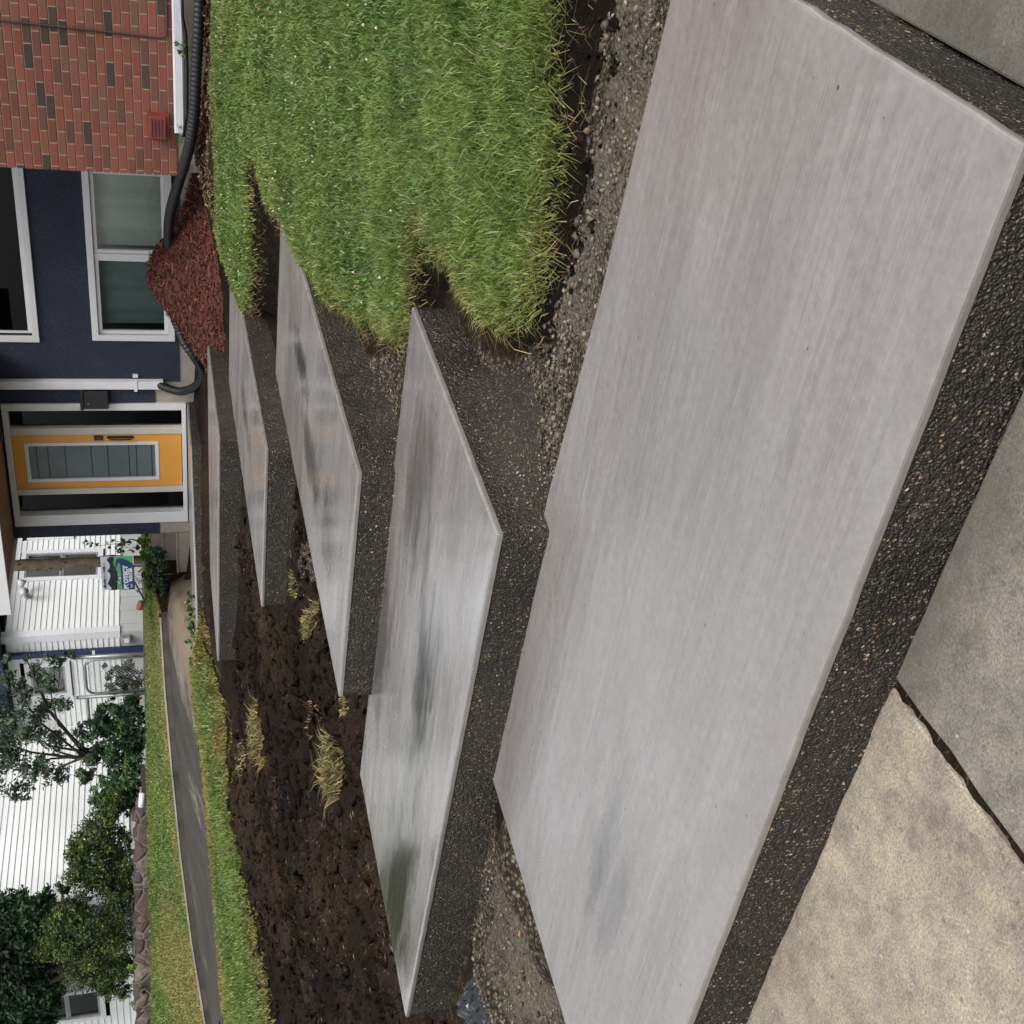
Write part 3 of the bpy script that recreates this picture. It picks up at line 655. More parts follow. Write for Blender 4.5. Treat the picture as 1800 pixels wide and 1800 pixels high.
# ================================================================ old walkway, kerb, neighbour lawn
def ribbon(name, A_, B_, mat, n=40, noisef=None, m=6, cols=None):
    A_ = np.array(A_); B_ = np.array(B_); ta = np.linspace(0, 1, len(A_)); T = np.linspace(0, 1, n)
    a = np.stack([np.interp(T, ta, A_[:, q]) for q in range(3)], 1); tb = np.linspace(0, 1, len(B_))
    b_ = np.stack([np.interp(T, tb, B_[:, q]) for q in range(3)], 1); V = []
    for i in range(n):
        for j in range(m+1): V.append(a[i]*(1-j/m)+b_[i]*j/m)
    V = np.array(V)
    if noisef is not None: V[:, 2] += noisef(V[:, 0], V[:, 1])
    Fc = [(i*(m+1)+j, (i+1)*(m+1)+j, (i+1)*(m+1)+j+1, i*(m+1)+j+1) for i in range(n-1) for j in range(m)]
    return mesh_obj(name, V, Fc, mat, None, True)
def m_path():
    m, nt, p = mat_new('old_damp_path'); v = pos(nt)
    b = noise(nt, pos(nt, (1.1, .45, 1)), 1.1, 7, .7, .5)
    c = ramp(nt, b, [(.35, (.015, .013, .010)), (.56, (.034, .029, .022)), (.62, (.11, .10, .078)), (.75, (.16, .148, .117))])
    c = mix(nt, .9, c, ramp(nt, noise(nt, pos(nt, (3.5, 1.3, 1)), 1.6, 8, .75), [(.3, g3(.22)), (.7, g3(.78))]), 'OVERLAY')
    c = mix(nt, .6, c, ramp(nt, noise(nt, v, 18, 5, .7), [(.3, g3(.3)), (.7, g3(.7))]), 'OVERLAY')
    sx = nt.nodes.new('ShaderNodeSeparateXYZ'); nt.links.new(v, sx.inputs[0])
    tn = ramp(nt, math_(nt, 'ADD', math_(nt, 'MULTIPLY', math_(nt, 'ADD', sx.outputs[0], 10.75), .9), math_(nt, 'MULTIPLY', math_(nt, 'SUBTRACT', noise(nt, v, 2, 5), .5), 1.4)), [(.1, g3(0)), (.4, g3(1))])
    c = mix(nt, tn, c, mix(nt, noise(nt, v, 5, 5), (.09, .065, .042), (.20, .15, .10)))
    nt.links.new(c, p.inputs['Base Color']); p.inputs['Roughness'].default_value = .75
    nt.links.new(bump(nt, noise(nt, v, 25, 5), .5, .015), p.inputs['Normal']); return m
pn = [p+np.array([0, 0, .03]) for p in path_near]; pf = [p+np.array([0, -.04, -.075]) for p in path_far]
pn = [np.array([-9.98, 12.3, 1.0]), np.array([-10.02, 11.9, 1.01]), np.array([-9.75, 10.9, 1.04])]+pn[1:]; pf = [np.array([-9.93, 13.29, .99]), at(336, 1004, y=13.29), at(300, 1024, y=13.1)]+pf
pn.append(pn[-1]+(pn[-1]-pn[-2])*1.5); pf.append(pf[-1]+(pf[-1]-pf[-2])*1.5)
path_far2 = path_far+[path_far[-1]+(path_far[-1]-path_far[-2])*1.5]
struct(ribbon('path', pn, pf, m_path(), 120, lambda x, y: .012*(vnoise(x, y, 3, 91)-.5), 14))
b = MB()
for i in range(len(path_far2)-1):
    p, q = path_far2[i], path_far2[i+1]; dd = np.array([0, .045, 0]); lo = np.array([0, 0, .28])
    vs = [p-dd, q-dd, q+dd, p+dd, p-dd-lo, q-dd-lo, q+dd-lo, p+dd-lo]
    b.add(vs, [(0,1,2,3),(4,7,6,5),(0,4,5,1),(3,2,6,7),(0,3,7,4),(1,5,6,2)])
kb = thing('concrete_kerb', path_far[2], 'thin weathered concrete kerb between the old path and the neighbouring lawn', 'kerb')
b2 = MB()
for i in range(len(path_far2)-1):
    p, q = path_far2[i], path_far2[i+1]; dd = np.array([0, .055, 0]); up_ = np.array([0, 0, .022])
    b2.add([p-dd, q-dd, q+dd, p+dd, p-dd+up_, q-dd+up_, q+dd+up_, p+dd+up_], [(0,3,2,1),(4,5,6,7),(0,1,5,4),(2,3,7,6)])
b.build('kerb_face', simple('weathered_shaded_kerb', (.05,.043,.032), .85, .5, 3, .4, 25), kb)  # weathered face below the cap, its shadow painted in as a darker colour
b2.build('kerb_cap', simple('kerb_concrete', (.27,.25,.22), .8, .3, 3, .4, 25), kb)
up = [at(a, b_, y=yl(b_, 14.0, 2.6)) for a, b_ in [(258,1080),(260,1250),(260,1420),(264,1600),(268,1800)]]
up.append(up[-1]+(up[-1]-up[-2])*1.5)
nearl = [p+np.array([0, .04, .0]) for p in path_far2]
upx = [np.array([-9.95, 15.2, 1.55]), np.array([-10.4, 15.0, 1.57]), np.array([-10.9, 14.7, 1.6])]+up
nearl2 = [at(262, 940, y=14.3), at(263, 964, y=13.9), at(263, 1010, y=13.45)]+nearl
struct(ribbon('bank', [at(338, 1006, y=13.3)+np.array([0,0,-.05]), at(304, 1024, y=13.12)+np.array([0,0,-.05]), path_far[0]+np.array([0, 0, -.2])], [nearl2[1], nearl2[2], path_far[0]+np.array([0, .05, 0])], DIRT, 12))
struct(ribbon('neighbour_lawn_ground', nearl2, upx, simple('turf_base', (.055,.085,.022), .95, .35, 3, .3, 20), 80, lambda x, y: .02*(vnoise(x, y, 2, 92)-.5), 8))
up2 = [p+np.array([0, 12, .15]) for p in upx]
struct(ribbon('neighbour_yard_ground', upx, up2, simple('yard_soil', (.04,.045,.02), .95, .3, 2, .3, 20), 30))
# blades on it
ta = np.linspace(0, 1, len(nearl2)); tb = np.linspace(0, 1, len(upx)); nbl = 120000
Tn = RNG.uniform(0, 1, nbl); Sn = RNG.uniform(0, 1, nbl)
pa = np.stack([np.interp(Tn, ta, np.array(nearl2)[:, q]) for q in range(3)], 1); pb = np.stack([np.interp(Tn, tb, np.array(upx)[:, q]) for q in range(3)], 1)
pp = pa*(1-Sn[:, None])+pb*Sn[:, None]
k = pp[:, 0] > -22; pp = pp[k]; Sn = Sn[k]
dry = np.clip((vnoise(pp[:,0], pp[:,1], .9, 95)-.25)*.75, 0, .6)+.45*np.clip(1-Sn/.25, 0, 1)*(vnoise(pp[:,0], pp[:,1], 2.4, 96) > .4)
gr = gcolors(pp[:,0], pp[:,1], np.clip(dry, 0, .9))
nb = blades('neighbour_lawn_grass', pp[:,0], pp[:,1], pp[:,2], .05*RNG.uniform(.5, 1.2, len(pp)), np.full(len(pp), .015), gr, GRASSM, 1.1)
tag(nb, 'mown pale green lawn sloping up beyond the old path', 'grass', kind='stuff')

# ================================================================ OUR HOUSE
YW, YB = 13.28, 11.2
def yz(px, py, y=YW): p = at(px, py, y=y); return p[0], p[2]
house = thing('house', (-6, YW, 1.0), 'house with red brick wing, navy stucco wall and orange-yellow front door', 'house')
b = MB(); b.box((-4.13, YB+.009, 1.115), (3.5, 16, 6.5))
zr = 1.1175      # 15 * .0745: each course is a row standing proud of its raked bed joint
while zr < 5.2:
    b.box((-4.14, YB, zr+.0058), (3.5, YB+.0089, zr+.0745-.0030)); zr += .0745
b.build('brick_wall', BRICK, house)
b = MB(); b.box((-4.14+.03, YB+.03, .3), (3.5, 15.9, 1.115)); b.build('foundation', CONC, house)
# stucco wall built round its openings
xl, xr = -9.905, -4.1
wx0, wx1, wz0, wz1 = -6.90, -4.2, 1.22, 2.02          # lower window opening
ux0, ux1, uz0, uz1 = -6.93, -4.2, 2.76, 4.2           # upper window opening
dx0, dx1, dz1 = -9.66, -7.90, 3.16
b = MB(); yy = (YW, YW+.2)
def wb(x0, x1, z0, z1): b.box((x0, yy[0], z0), (x1, yy[1], z1))
wb(xl, dx0, 1.40, 6.2); wb(dx0, dx1, dz1, 6.2); wb(dx1, wx0, 1.40, 6.2)
wb(wx0, xr, 1.06, wz0); wb(wx0, xr, wz1, uz0); wb(wx0, xr, uz1, 6.2)
wb(-7.55, wx0, 1.10, 1.40); b.box((xl, YW+.2, 1.0), (xl+.2, 22, 6.2))
b.build('stucco_wall', STUCCO, house)
b = MB(); b.box((xl-.0, YW+.015, .6), (dx0, YW+.19, 1.40)); b.box((dx1, YW+.015, .6), (-7.55, YW+.19, 1.40)); b.box((-7.55, YW+.015, .5), (xr, YW+.19, 1.0999)); 
b.box((xl+.02, YW+.2, .6), (xl+.18, 22, 1.0)); b.build('foundation', CONC, house)
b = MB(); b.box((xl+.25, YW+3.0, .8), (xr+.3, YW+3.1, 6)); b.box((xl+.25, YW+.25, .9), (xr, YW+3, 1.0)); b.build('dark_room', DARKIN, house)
b = MB(); b.box((-10.3, YW-.3, 6.2), (3.8, 22, 6.32)); b.build('roof', simple('roof_grey', (.1,.1,.1), .9), house)

def window(x0, x1, z0, z1, mull, parent, y=YW, panes=None, curtains=None, fr=.075, inset=.02):
    b = MB(); f0 = fr
    b.box((x0-f0, y-.035, z0-f0), (x0, y+.12, z1+f0)); b.box((x1, y-.035, z0-f0), (x1+f0, y+.12, z1+f0))
    b.box((x0, y-.035, z1), (x1, y+.12, z1+f0)); b.box((x0, y-.035, z0-f0), (x1, y+.12, z0))
    f = b.build('window', WHITE, parent, bevel=.006)
    s = MB(); e = .045; q = y+.004
    xsplit = [x0]+mull+[x1]
    for k in range(len(xsplit)-1):
        a, c = xsplit[k]+(.025 if k else .001), xsplit[k+1]-(.025 if k < len(mull) else .001)
        s.box((a, q, z0+.001), (a+e, q+.06, z1-.001)); s.box((c-e, q, z0+.001), (c, q+.06, z1-.001))
        s.box((a+e, q, z1-e), (c-e, q+.06, z1-.001)); s.box((a+e, q, z0+.001), (c-e, q+.06, z0+e))
    for mx in mull: s.box((mx-.0245, q-.012, z0+.001), (mx+.0245, q+.05, z1-.001))
    s.build('sash', WHITE, f, bevel=.004)
    for k in range(len(xsplit)-1):
        g = MB(); a, c = xsplit[k]+.03, xsplit[k+1]-.03
        g.add([(a, q+.03, z0+.02),(c, q+.03, z0+.02),(c, q+.03, z1-.02),(a, q+.03, z1-.02)], [(0,1,2,3)])
        g.build('pane', (panes or [GLASS]*9)[k], f)
        if curtains and curtains[k]:
            n = 160; X = np.linspace(a, c, n); r = np.random.default_rng(k+5); ph = np.cumsum(r.uniform(.02, .12, n)*1.6)
            D = .035*np.sin(ph)+.02*np.sin(ph*.37+1); V = []; Fc = []
            for i in range(n):
                V += [(X[i], q+.22+D[i], z0-.15), (X[i], q+.22+D[i]*.7, z1+.1)]
            for i in range(n-1): Fc.append((2*i, 2*i+2, 2*i+3, 2*i+1))
            mesh_obj('curtain', V, Fc, curtains[k], f, True)
    return f
window(wx0, wx1, wz0, wz1, [-5.89, -4.86], house, panes=[GLASSD, GLASS, GLASS], curtains=[simple('screened_curtain_b', (.60,.68,.65), .85, .08), CURT, CURT])
window(ux0, ux1, uz0, uz1, [-4.7], house, panes=[GLASSD, GLASSD])
# entrance: frame, sidelights, door
ent = thing('entrance', (0,0,0), None, None); ent.parent = house; ent.location = (-8.78+6, 0, .03); 
for kk in ('label', 'category'): 
    if kk in ent: del ent[kk]
fx0, fx1 = -9.70, -7.855; s0, s1, s2, s3 = -9.53, -9.22, -8.215, -7.95
b = MB(); y0, y1 = YW-.03, YW+.12
b.box((fx0, y0, 1.03), (s0-.0, y1, 3.2)); b.box((s3, y0, 1.03), (fx1, y1, 3.2)); b.box((s0, y0, 3.13), (s3, y1, 3.2)); b.box((s0, y0, 1.03), (s3, y1, 1.085))
b.build('door_frame', WHITE, ent, bevel=.006)
b = MB(); b.box((s1-.0, YW-.005, 1.086), (-9.135, YW+.1, 3.129)); b.box((-8.315, YW-.005, 1.086), (s2, YW+.1, 3.129)); b.build('mullion', simple('cream_trim', (.5,.48,.42), .5, .05), ent, bevel=.005)
for a, c in ((s0+.03, s1-.01), (s2+.01, s3-.01)):
    g = MB(); g.add([(a, YW+.05, 1.10),(c, YW+.05, 1.10),(c, YW+.05, 3.12),(a, YW+.05, 3.12)], [(0,1,2,3)]); g.build('sidelight', GLASSD, ent)
door = thing('door', (0,0,0), None, None); door.parent = house; door.location = (-8.73+6, .0, .1)
for kk in ('label', 'category'):
    if kk in door: del door[kk]
ga, gc, gz0, gz1 = -9.02, -8.45, 1.39, 2.98
b = MB(); b.box((-9.133, YW+.02, 1.095), (ga, YW+.07, 3.125)); b.box((gc, YW+.02, 1.095), (-8.317, YW+.07, 3.125)); b.box((ga, YW+.02, 1.095), (gc, YW+.07, gz0)); b.box((ga, YW+.02, gz1), (gc, YW+.07, 3.125))
b.build('door_panel', YEL, door)
b = MB(); t_ = .035
b.box((ga-.01, YW+.008, gz0-.01), (ga+t_, YW+.06, gz1+.01)); b.box((gc-t_, YW+.008, gz0-.01), (gc+.01, YW+.06, gz1+.01)); b.box((ga+t_, YW+.008, gz0-.01), (gc-t_, YW+.06, gz0+t_)); b.box((ga+t_, YW+.008, gz1-t_), (gc-t_, YW+.06, gz1+.01))
b.build('glass_surround', WHITE, door, bevel=.004)
b = MB(); b.box((ga+.03, YW+.035, gz0+.03), (gc-.03, YW+.045, gz1-.03)); b.build('frosted_glass', FROST, door)
b = MB()
for px_ in (267, 240, 227, 190, 161, 115, 85, 65): 
    z = yz(px_, 810)[1]; b = MB(); b.box((ga+t_+.001, YW+.03, z-.005), (gc-t_-.001, YW+.0349, z+.005)); b.build('glass_bar', BLACKM, door)
b = MB(); hx = -8.37; z1_, z0_ = yz(192, 767)[1], yz(232, 767)[1]
b.tube([(hx, YW+.02, z1_), (hx, YW-.04, z1_-.01), (hx, YW-.045, (z0_+z1_)/2), (hx, YW-.04, z0_+.01), (hx, YW+.02, z0_)], .009); b.box((hx-.018, YW+.012, z0_-.02), (hx+.018, YW+.0199, z1_+.03))
b.build('door_handle', BLACKM, door)
b = MB(); zk = yz(173, 767)[1]; b.box((hx-.03, YW-.012, zk-.055), (hx+.03, YW+.0199, zk+.055)); b.build('lock', simple('bronze_lock', (.06,.05,.045), .35, .1, 5, 0, 60, .8), door, bevel=.01)
b = MB(); xb, zb_ = yz(133, 715); b.box((xb-.02, YW-.045, zb_-.045), (xb+.02, YW-.031, zb_+.045)); b.build('doorbell', WHITE, house, bevel=.006)
# porch roof
pr = thing('porch_roof', (0,0,0), None, None)
for kk in ('label', 'category'):
    if kk in pr: del pr[kk]
pr.parent = house; pr.location = (-2.5, -.8, 2.2)
b = MB(); b.box((-9.93, 11.85, 3.235), (-7.1, YW-.002, 3.27)); b.build('soffit', SOFF, pr)
b = MB(); b.box((-9.96, 11.80, 3.16), (-7.05, 11.848, 3.42)); b.box((-9.98, 11.85, 3.2), (-9.931, 22, 3.42)); b.build('fascia', WHITE, pr)
b = MB(); b.box((-10.0, 11.77, 3.421), (-7.0, YW-.002, 3.46)); b.build('roof_cover', simple('shingle', (.06,.06,.06), .9), pr)
b = MB(); b.tube([(-8.1, 12.9, 3.233), (-8.1, 12.9, 3.17)], [.06, .05], 16); b.build('ceiling_lamp', BLACKM, pr, True)

# downspout
d0x, d0z = yz(290, 671, YW-.08)
dsp = thing('downspout', (-7.56, YW-.06, 1.3), 'white square downspout on the navy wall between window and door', 'downspout')
b = MB(); b.box((-7.615, YW-.085, 1.30), (-7.505, YW-.01, 6.2)); 
for xx in (-7.59, -7.56, -7.53): b.box((xx-.004, YW-.089, 1.30), (xx+.004, YW-.085, 6.2))
b.build('pipe', WHITEM, dsp, bevel=.004)
b = MB(); zb_ = yz(238, 665)[1]; b.box((-7.64, YW-.094, zb_-.02), (-7.48, YW-.0895, zb_+.02)); b.box((-7.48, YW-.03, zb_-.03), (-7.44, YW-.001, zb_+.03)); b.build('bracket', WHITEM, dsp)
# mailbox
mb_ = thing('mailbox', (-7.75, YW-.05, 1.95), 'black wall mailbox beside the front door frame', 'mailbox')
b = MB(); b.box((-7.88, YW-.11, 1.955), (-7.63, YW-.002, 2.24)); b.build('box', BLACKM, mb_, bevel=.008)
b = MB(); b.box((-7.89, YW-.125, 2.241), (-7.62, YW-.002, 2.285)); b.build('lid', BLACKM, mb_, bevel=.008)
b = MB(); b.tube([(-7.8, YW-.112, 2.19), (-7.8, YW-.122, 2.19)], .008, 8); b.build('lock', GALV, mb_)
# red box on bricks, cable, white bar
bx = [yz(262, 200, YB), yz(292, 240, YB)]
rb_ = thing('utility_box', (-3.7, YB-.03, 1.25), 'small red metal vent box on the brick wall', 'vent box')
b = MB(); b.box((bx[1][0]-.0, YB-.09, bx[1][1]), (bx[0][0], YB-.002, bx[0][1])); b.build('box', REDP, rb_, bevel=.006)
b = MB(); b.box((bx[1][0]-.02, YB-.015, bx[1][1]-.03), (bx[0][0]+.02, YB-.001, bx[0][1]+.02)); b.build('flange', REDP, rb_)
b = MB(); 
for q in range(4): zq = bx[1][1]+(bx[0][1]-bx[1][1])*(.2+.2*q); b.box((bx[1][0]+.02, YB-.093, zq), (bx[0][0]-.02, YB-.0905, zq+.008))
b.build('louvre', BLACKM, rb_)
cb = [yz(-80, 20, YB), yz(0, 35, YB), yz(120, 48, YB), yz(230, 60, YB), yz(282, 66, YB), yz(291, 62, YB), yz(293, 50, YB), yz(292, 0, YB), yz(290, -150, YB)]
b = MB(); b.tube([(p[0], YB-.012, p[1]) for p in cb], .0085, 8); tag(b.build('wall_cable', CABLE, None, True), 'dark cable stapled across the red brick wall', 'cable')
wb0, wb1 = at(300, -60, y=YB-.12), at(326, 221, y=YB-.12)
b = MB(); z0_ = at(322, 200, y=YB-.12)[2]; z1_ = at(312, 200, y=YB-.12)[2]
b.box((-3.68, YB-.16, z0_-.0), (0.5, YB-.04, z1_+.03))
for q in range(5): zz = z0_+.005+q*.014; b.box((-3.679, YB-.164, zz), (.5, YB-.1601, zz+.006))
tag(b.build('white_downspout_length', WHITEM), 'long white ribbed downspout lying along the foot of the brick wall', 'downspout')

# corrugated drain pipe
def corr(pts, r, step=.012):
    pts = [np.array(p, float) for p in pts]; out = []
    # catmull-rom resample
    Q = [2*pts[0]-pts[1]]+pts+[2*pts[-1]-pts[-2]]
    for i in range(1, len(Q)-2):
        p0, p1, p2, p3 = Q[i-1:i+3]; L = np.linalg.norm(p2-p1); m = max(2, int(L/step))
        for j in range(m):
            t = j/m; out.append(.5*((2*p1)+(-p0+p2)*t+(2*p0-5*p1+4*p2-p3)*t*t+(-p0+3*p1-3*p2+p3)*t**3))
    out.append(pts[-1]); rr = [r*(1 if (k//2) % 2 else .86) for k in range(len(out))]
    return out, rr
dp = [(-7.56, YW-.06, 1.34), (-7.56, YW-.14, 1.26)] + [at(a, b_, y=y_) for a, b_, y_ in [(318,688,13.0),(345,678,12.7),(357,655,12.4),(342,628,12.25),(324,603,12.3),(313,575,12.45),(304,548,12.6)]]
dp += [at(a, b_, y=y_) for a, b_, y_ in [(303,500,12.55),(300,450,12.3),(296,410,12.0),(300,370,11.7),(314,320,11.35),(332,260,11.0),(341,200,10.9),(345,120,10.85),(349,40,10.8),(352,-60,10.8)]]
pts, rr = corr(dp, .052, .0105)
b = MB(); b.tube(pts, rr, 14); tag(b.build('drain_pipe', BLACKP, None, True), 'black corrugated drain pipe running from the downspout along the house', 'drain pipe')
# second thin black hose behind
b = MB(); b.tube([at(a, b_, y=11.05) for a, b_ in [(318,-40),(320,30),(326,60),(328,120),(328,200),(322,240)]], .018, 8)
tag(b.build('black_hose', BLACKP, None, True), 'thin black hose between the white downspout length and the drain pipe', 'hose')
# mulch heap
hc = [at(292, 470, y=12.55)]
def Mh(X, Y):
    X = np.asarray(X, float); Y = np.asarray(Y, float)
    base = .80+.02*(Y-11)
    h = .50*np.exp(-(((X+5.75)/.56)**2)**1.0-((Y-12.45)/.62)**2)+.20*np.exp(-((X+5.1)/.9)**2-((Y-12.0)/.8)**2)+.10*np.exp(-((X+6.2)/.4)**2-((Y-11.7)/.5)**2)
    return base+h+.03*(vnoise(X, Y, 8, 101)-.5)
xs_ = np.linspace(-7.35, -3.2, 90); ys_ = np.linspace(10.7, 13.27, 60)
Xg, Yg = np.meshgrid(xs_, ys_)
def mfall(X, Y): return np.clip(1-np.hypot((X+5.4)/1.75, (Y-12.2)/1.35)**4, 0, 1)
def MHf(X, Y): f = mfall(X, Y); return (Mh(X, Y))*1-.35*(1-f)
V = np.stack([Xg.ravel(), Yg.ravel(), MHf(Xg.ravel(), Yg.ravel())], 1); nx, ny = 90, 60
I, J = np.meshgrid(np.arange(nx-1), np.arange(ny-1)); a_ = (J*nx+I).ravel(); Q = np.stack([a_, a_+1, a_+1+nx, a_+nx], 1)
tri = np.concatenate([Q[:, [0,1,2]], Q[:, [0,2,3]]]); Cc = np.tile(np.array([.07,.016,.010,1.]), (len(V), 1))
n = 15000; X = RNG.uniform(-7.2, -3.3, n); Y = RNG.uniform(10.75, 13.2, n); k = mfall(X, Y) > .12; X, Y = X[k], Y[k]; n = len(X)
c_ = np.stack([X, Y, MHf(X, Y)+RNG.uniform(0, .02, n)], 1); a = RNG.normal(size=(n, 3))*np.array([1,1,.5]); a /= np.linalg.norm(a, axis=1)[:, None]
u_ = np.cross(a, RNG.normal(size=(n, 3))); u_ /= np.linalg.norm(u_, axis=1)[:, None]; L = RNG.uniform(.015, .05, n)[:, None]; W_ = RNG.uniform(.003, .007, n)[:, None]
V2 = np.stack([c_-a*L-u_*W_, c_+a*L-u_*W_, c_+a*L+u_*W_, c_-a*L+u_*W_], 1).reshape(-1, 3); b0 = len(V)+np.arange(n)*4
t2 = np.concatenate([np.stack([b0, b0+1, b0+2], 1), np.stack([b0, b0+2, b0+3], 1)])
pal = np.array([[.105,.030,.019],[.06,.018,.012],[.17,.062,.042],[.035,.012,.009],[.10,.042,.030]]); cc = pal[RNG.integers(0, 5, n)]*RNG.uniform(.7, 1.3, (n, 1))
C2 = np.repeat(np.concatenate([cc, np.ones((n, 1))], 1)[:, None, :], 4, 1).reshape(-1, 4)
mo = mesh_obj('mulch_heap', np.concatenate([V, V2]), np.concatenate([tri, t2]), m_leafy('mulch', .8, .0), None, False, np.concatenate([Cc, C2]))
tag(mo, 'heap of red-brown wood mulch under the lower window', 'mulch', kind='stuff')
X = RNG.uniform(-4.4, 1.2, 5000); Y = RNG.uniform(10.62, 11.18, 5000); n = len(X); c_ = np.stack([X, Y, Gh(X, Y)+RNG.uniform(0, .02, n)], 1)
lp = np.array([[.20,.12,.07],[.13,.05,.03],[.26,.17,.10],[.07,.04,.025]])
V, T, C = leaf_mesh(c_, RNG.normal(size=(n, 3))*.5+np.array([0, 0, 1]), RNG.uniform(.02, .06, n), .45, lp[RNG.integers(0, 4, n)]*RNG.uniform(.6, 1.3, (n, 1)))
tag(mesh_obj('leaf_litter', V, T, LEAF, None, False, C), 'brown leaf litter and chips between the brick wall and the drain pipe', 'leaf litter', kind='stuff')
# crumpled black cloths
def crumple(name, c, r, label, cat, seed, mat, sz=(1, 1, .5)):
    rr_ = np.random.default_rng(seed); n = 26; V = []; Fc = []
    for i in range(n):
        for j in range(n):
            x, y = (i/(n-1)*2-1), (j/(n-1)*2-1); rad = min(1, math.hypot(x, y))
            z = (1-rad)*sz[2]+.35*abs(math.sin(3.1*x+2.3*y*seed))*(1-rad*.7)*sz[2]+.25*sz[2]*float(vnoise(x*2+seed, y*2, 1.7, seed))
            f = 1+.25*float(vnoise(math.atan2(y, x)*2+9, seed, 1.5, seed))
            V.append((c[0]+x*r*sz[0]*f*(1 if rad < 1 else .85), c[1]+y*r*sz[1]*f, c[2]+z*r+.0))
    for i in range(n-1):
        for j in range(n-1): Fc.append((i*n+j, (i+1)*n+j, (i+1)*n+j+1, i*n+j+1))
    o = mesh_obj(name, V, Fc, mat, None, False); m_ = o.modifiers.new('s', 'SOLIDIFY'); m_.thickness = .003
    return tag(o, label, cat)
TARP = simple('black_fabric', (.004, .004, .0045), .8, .2, 6, .3, 30); PLAS = simple('black_plastic_sheet', (.014, .016, .018), .22, .2, 4, .3, 14)
p = at(358, 612, y=11.9); crumple('landscape_fabric', (p[0], p[1], .80), .21, 'crumpled black landscape fabric at the foot of the mulch heap', 'fabric', 3, TARP, (.9, .8, .75))
p = hit(835, 1752, Eh1); crumple('plastic_sheet', (p[0]-.05, p[1], p[2]-.06), .17, 'crumpled shiny black plastic sheet in the dirt left of the lowest slab', 'plastic sheet', 4, PLAS, (1.1, .8, .6))

# ================================================================ small stuff on the dirt
def stones(name, poly, dens, rmin, rmax, label, pal, sink=.3, mat=LEAF):
    X, Y = scatter(poly, dens); k = inside(poly, X, Y)
    for S in SLABS: k &= ~inside(S, X, Y)
    X, Y = X[k], Y[k]; n = len(X)
    if n == 0: return
    R_ = rmin+(rmax-rmin)*RNG.uniform(0, 1, n)**5; zb = Gh(X, Y)
    oct_ = np.array([[1,0,0],[0,1,0],[-1,0,0],[0,-1,0],[0,0,1],[0,0,-1]], float)
    base = np.array([[1,0,0],[.5,.87,0],[-.5,.87,0],[-1,0,0],[-.5,-.87,0],[.5,-.87,0]], float)
    prof = np.concatenate([base*[1,1,1], base[:, :]*[.72,.72,1]+[0,0,.62], [[0,0,.85]], [[0,0,-.5]]])
    m_ = len(prof); ang = RNG.uniform(0, 6.28, n); ca, sa = np.cos(ang), np.sin(ang)
    S_ = RNG.uniform(.6, 1.3, (n, 3)); P_ = prof[None]*S_[:, None, :]+RNG.normal(size=(n, m_, 3))*(.16 if name == 'gravel' else .33)
    Xr = P_[..., 0]*ca[:, None]-P_[..., 1]*sa[:, None]; Yr = P_[..., 0]*sa[:, None]+P_[..., 1]*ca[:, None]
    V = np.stack([Xr, Yr, P_[..., 2]], 2)*R_[:, None, None]+np.stack([X, Y, zb+R_*(.5-sink)], 1)[:, None, :]
    T = []
    for i in range(6):
        j = (i+1) % 6; T += [(i, j, 6+j), (i, 6+j, 6+i), (6+i, 6+j, 12), (j, i, 13)]
    T = np.array(T); tri = (np.arange(n)[:, None, None]*m_+T[None]).reshape(-1, 3)
    cc = np.array(pal)[RNG.integers(0, len(pal), n)]*RNG.uniform(.6, 1.35, (n, 1))
    C_ = np.repeat(np.concatenate([cc, np.ones((n, 1))], 1)[:, None, :], m_, 1).reshape(-1, 4)
    return tag(mesh_obj(name, V.reshape(-1, 3), tri, mat, None, False, C_), label, 'gravel', kind='stuff')
PEB = m_leafy('pebbles', .55, 0)
palg = [(.11,.093,.07),(.07,.06,.05),(.17,.145,.11),(.04,.034,.028),(.12,.085,.058),(.05,.043,.034)]
pald = [(.020,.0135,.0095),(.013,.009,.0065),(.032,.022,.015)]
for kq, (q, dn) in enumerate(zip(gz, (4500, 4500, 4000, 3500, 1500))):
    stones('gravel', q, dn, .002, .011, ['loose pale gravel along the back edge of the lowest slab','loose brown gravel beside the slumped foot of the second step','dark crushed gravel under the pointed turf tip','loose gravel at the left end of the lowest slab','patch of pale gravel beside the fourth step'][kq], palg, .35, PEB)
rim = [(-.3,3.05),(-.9,3.07),(-1.4,3.08),(-1.75,3.14),(-1.7,3.24),(-1.35,3.18),(-.9,3.16),(-.3,3.16)]
stones('gravel', [(-.3,2.7),(-1.9,2.8),(-1.9,3.1),(-.3,3.12)], 3000, .002, .010, 'fine grey-brown gravel slope against the back of the lowest slab', palg, .4, PEB)
stones('gravel', rim, 1500, .004, .018, 'larger stones along the rim of the trench by the turf', palg, .35, PEB)
stones('soil_clods', [(-5.3,4.5),(-4.4,4.5),(-4.5,6.5),(-5.9,6.6),(-6.3,9),(-8.5,9),(-12,9),(-14,6),(-9,2),(-5.1,1.8),(-5.1,4.4)], 420, .003, .055, 'dark lumps of soil over the dug-up ground', [(.02,.02,.02),(.0,.05,.0)], .75, DIRT)
stones('soil_clods', [(-.2,3.0),(-.2,3.35),(-1.6,3.5),(-1.9,3.0)], 500, .005, .025, 'soil crumbs with painted-in shade in the trench under the turf', [(.0,.0,.7),(.02,.0,.3)], .6, DIRT)  # blue channel gives the crumbs the same painted shade as the trench soil
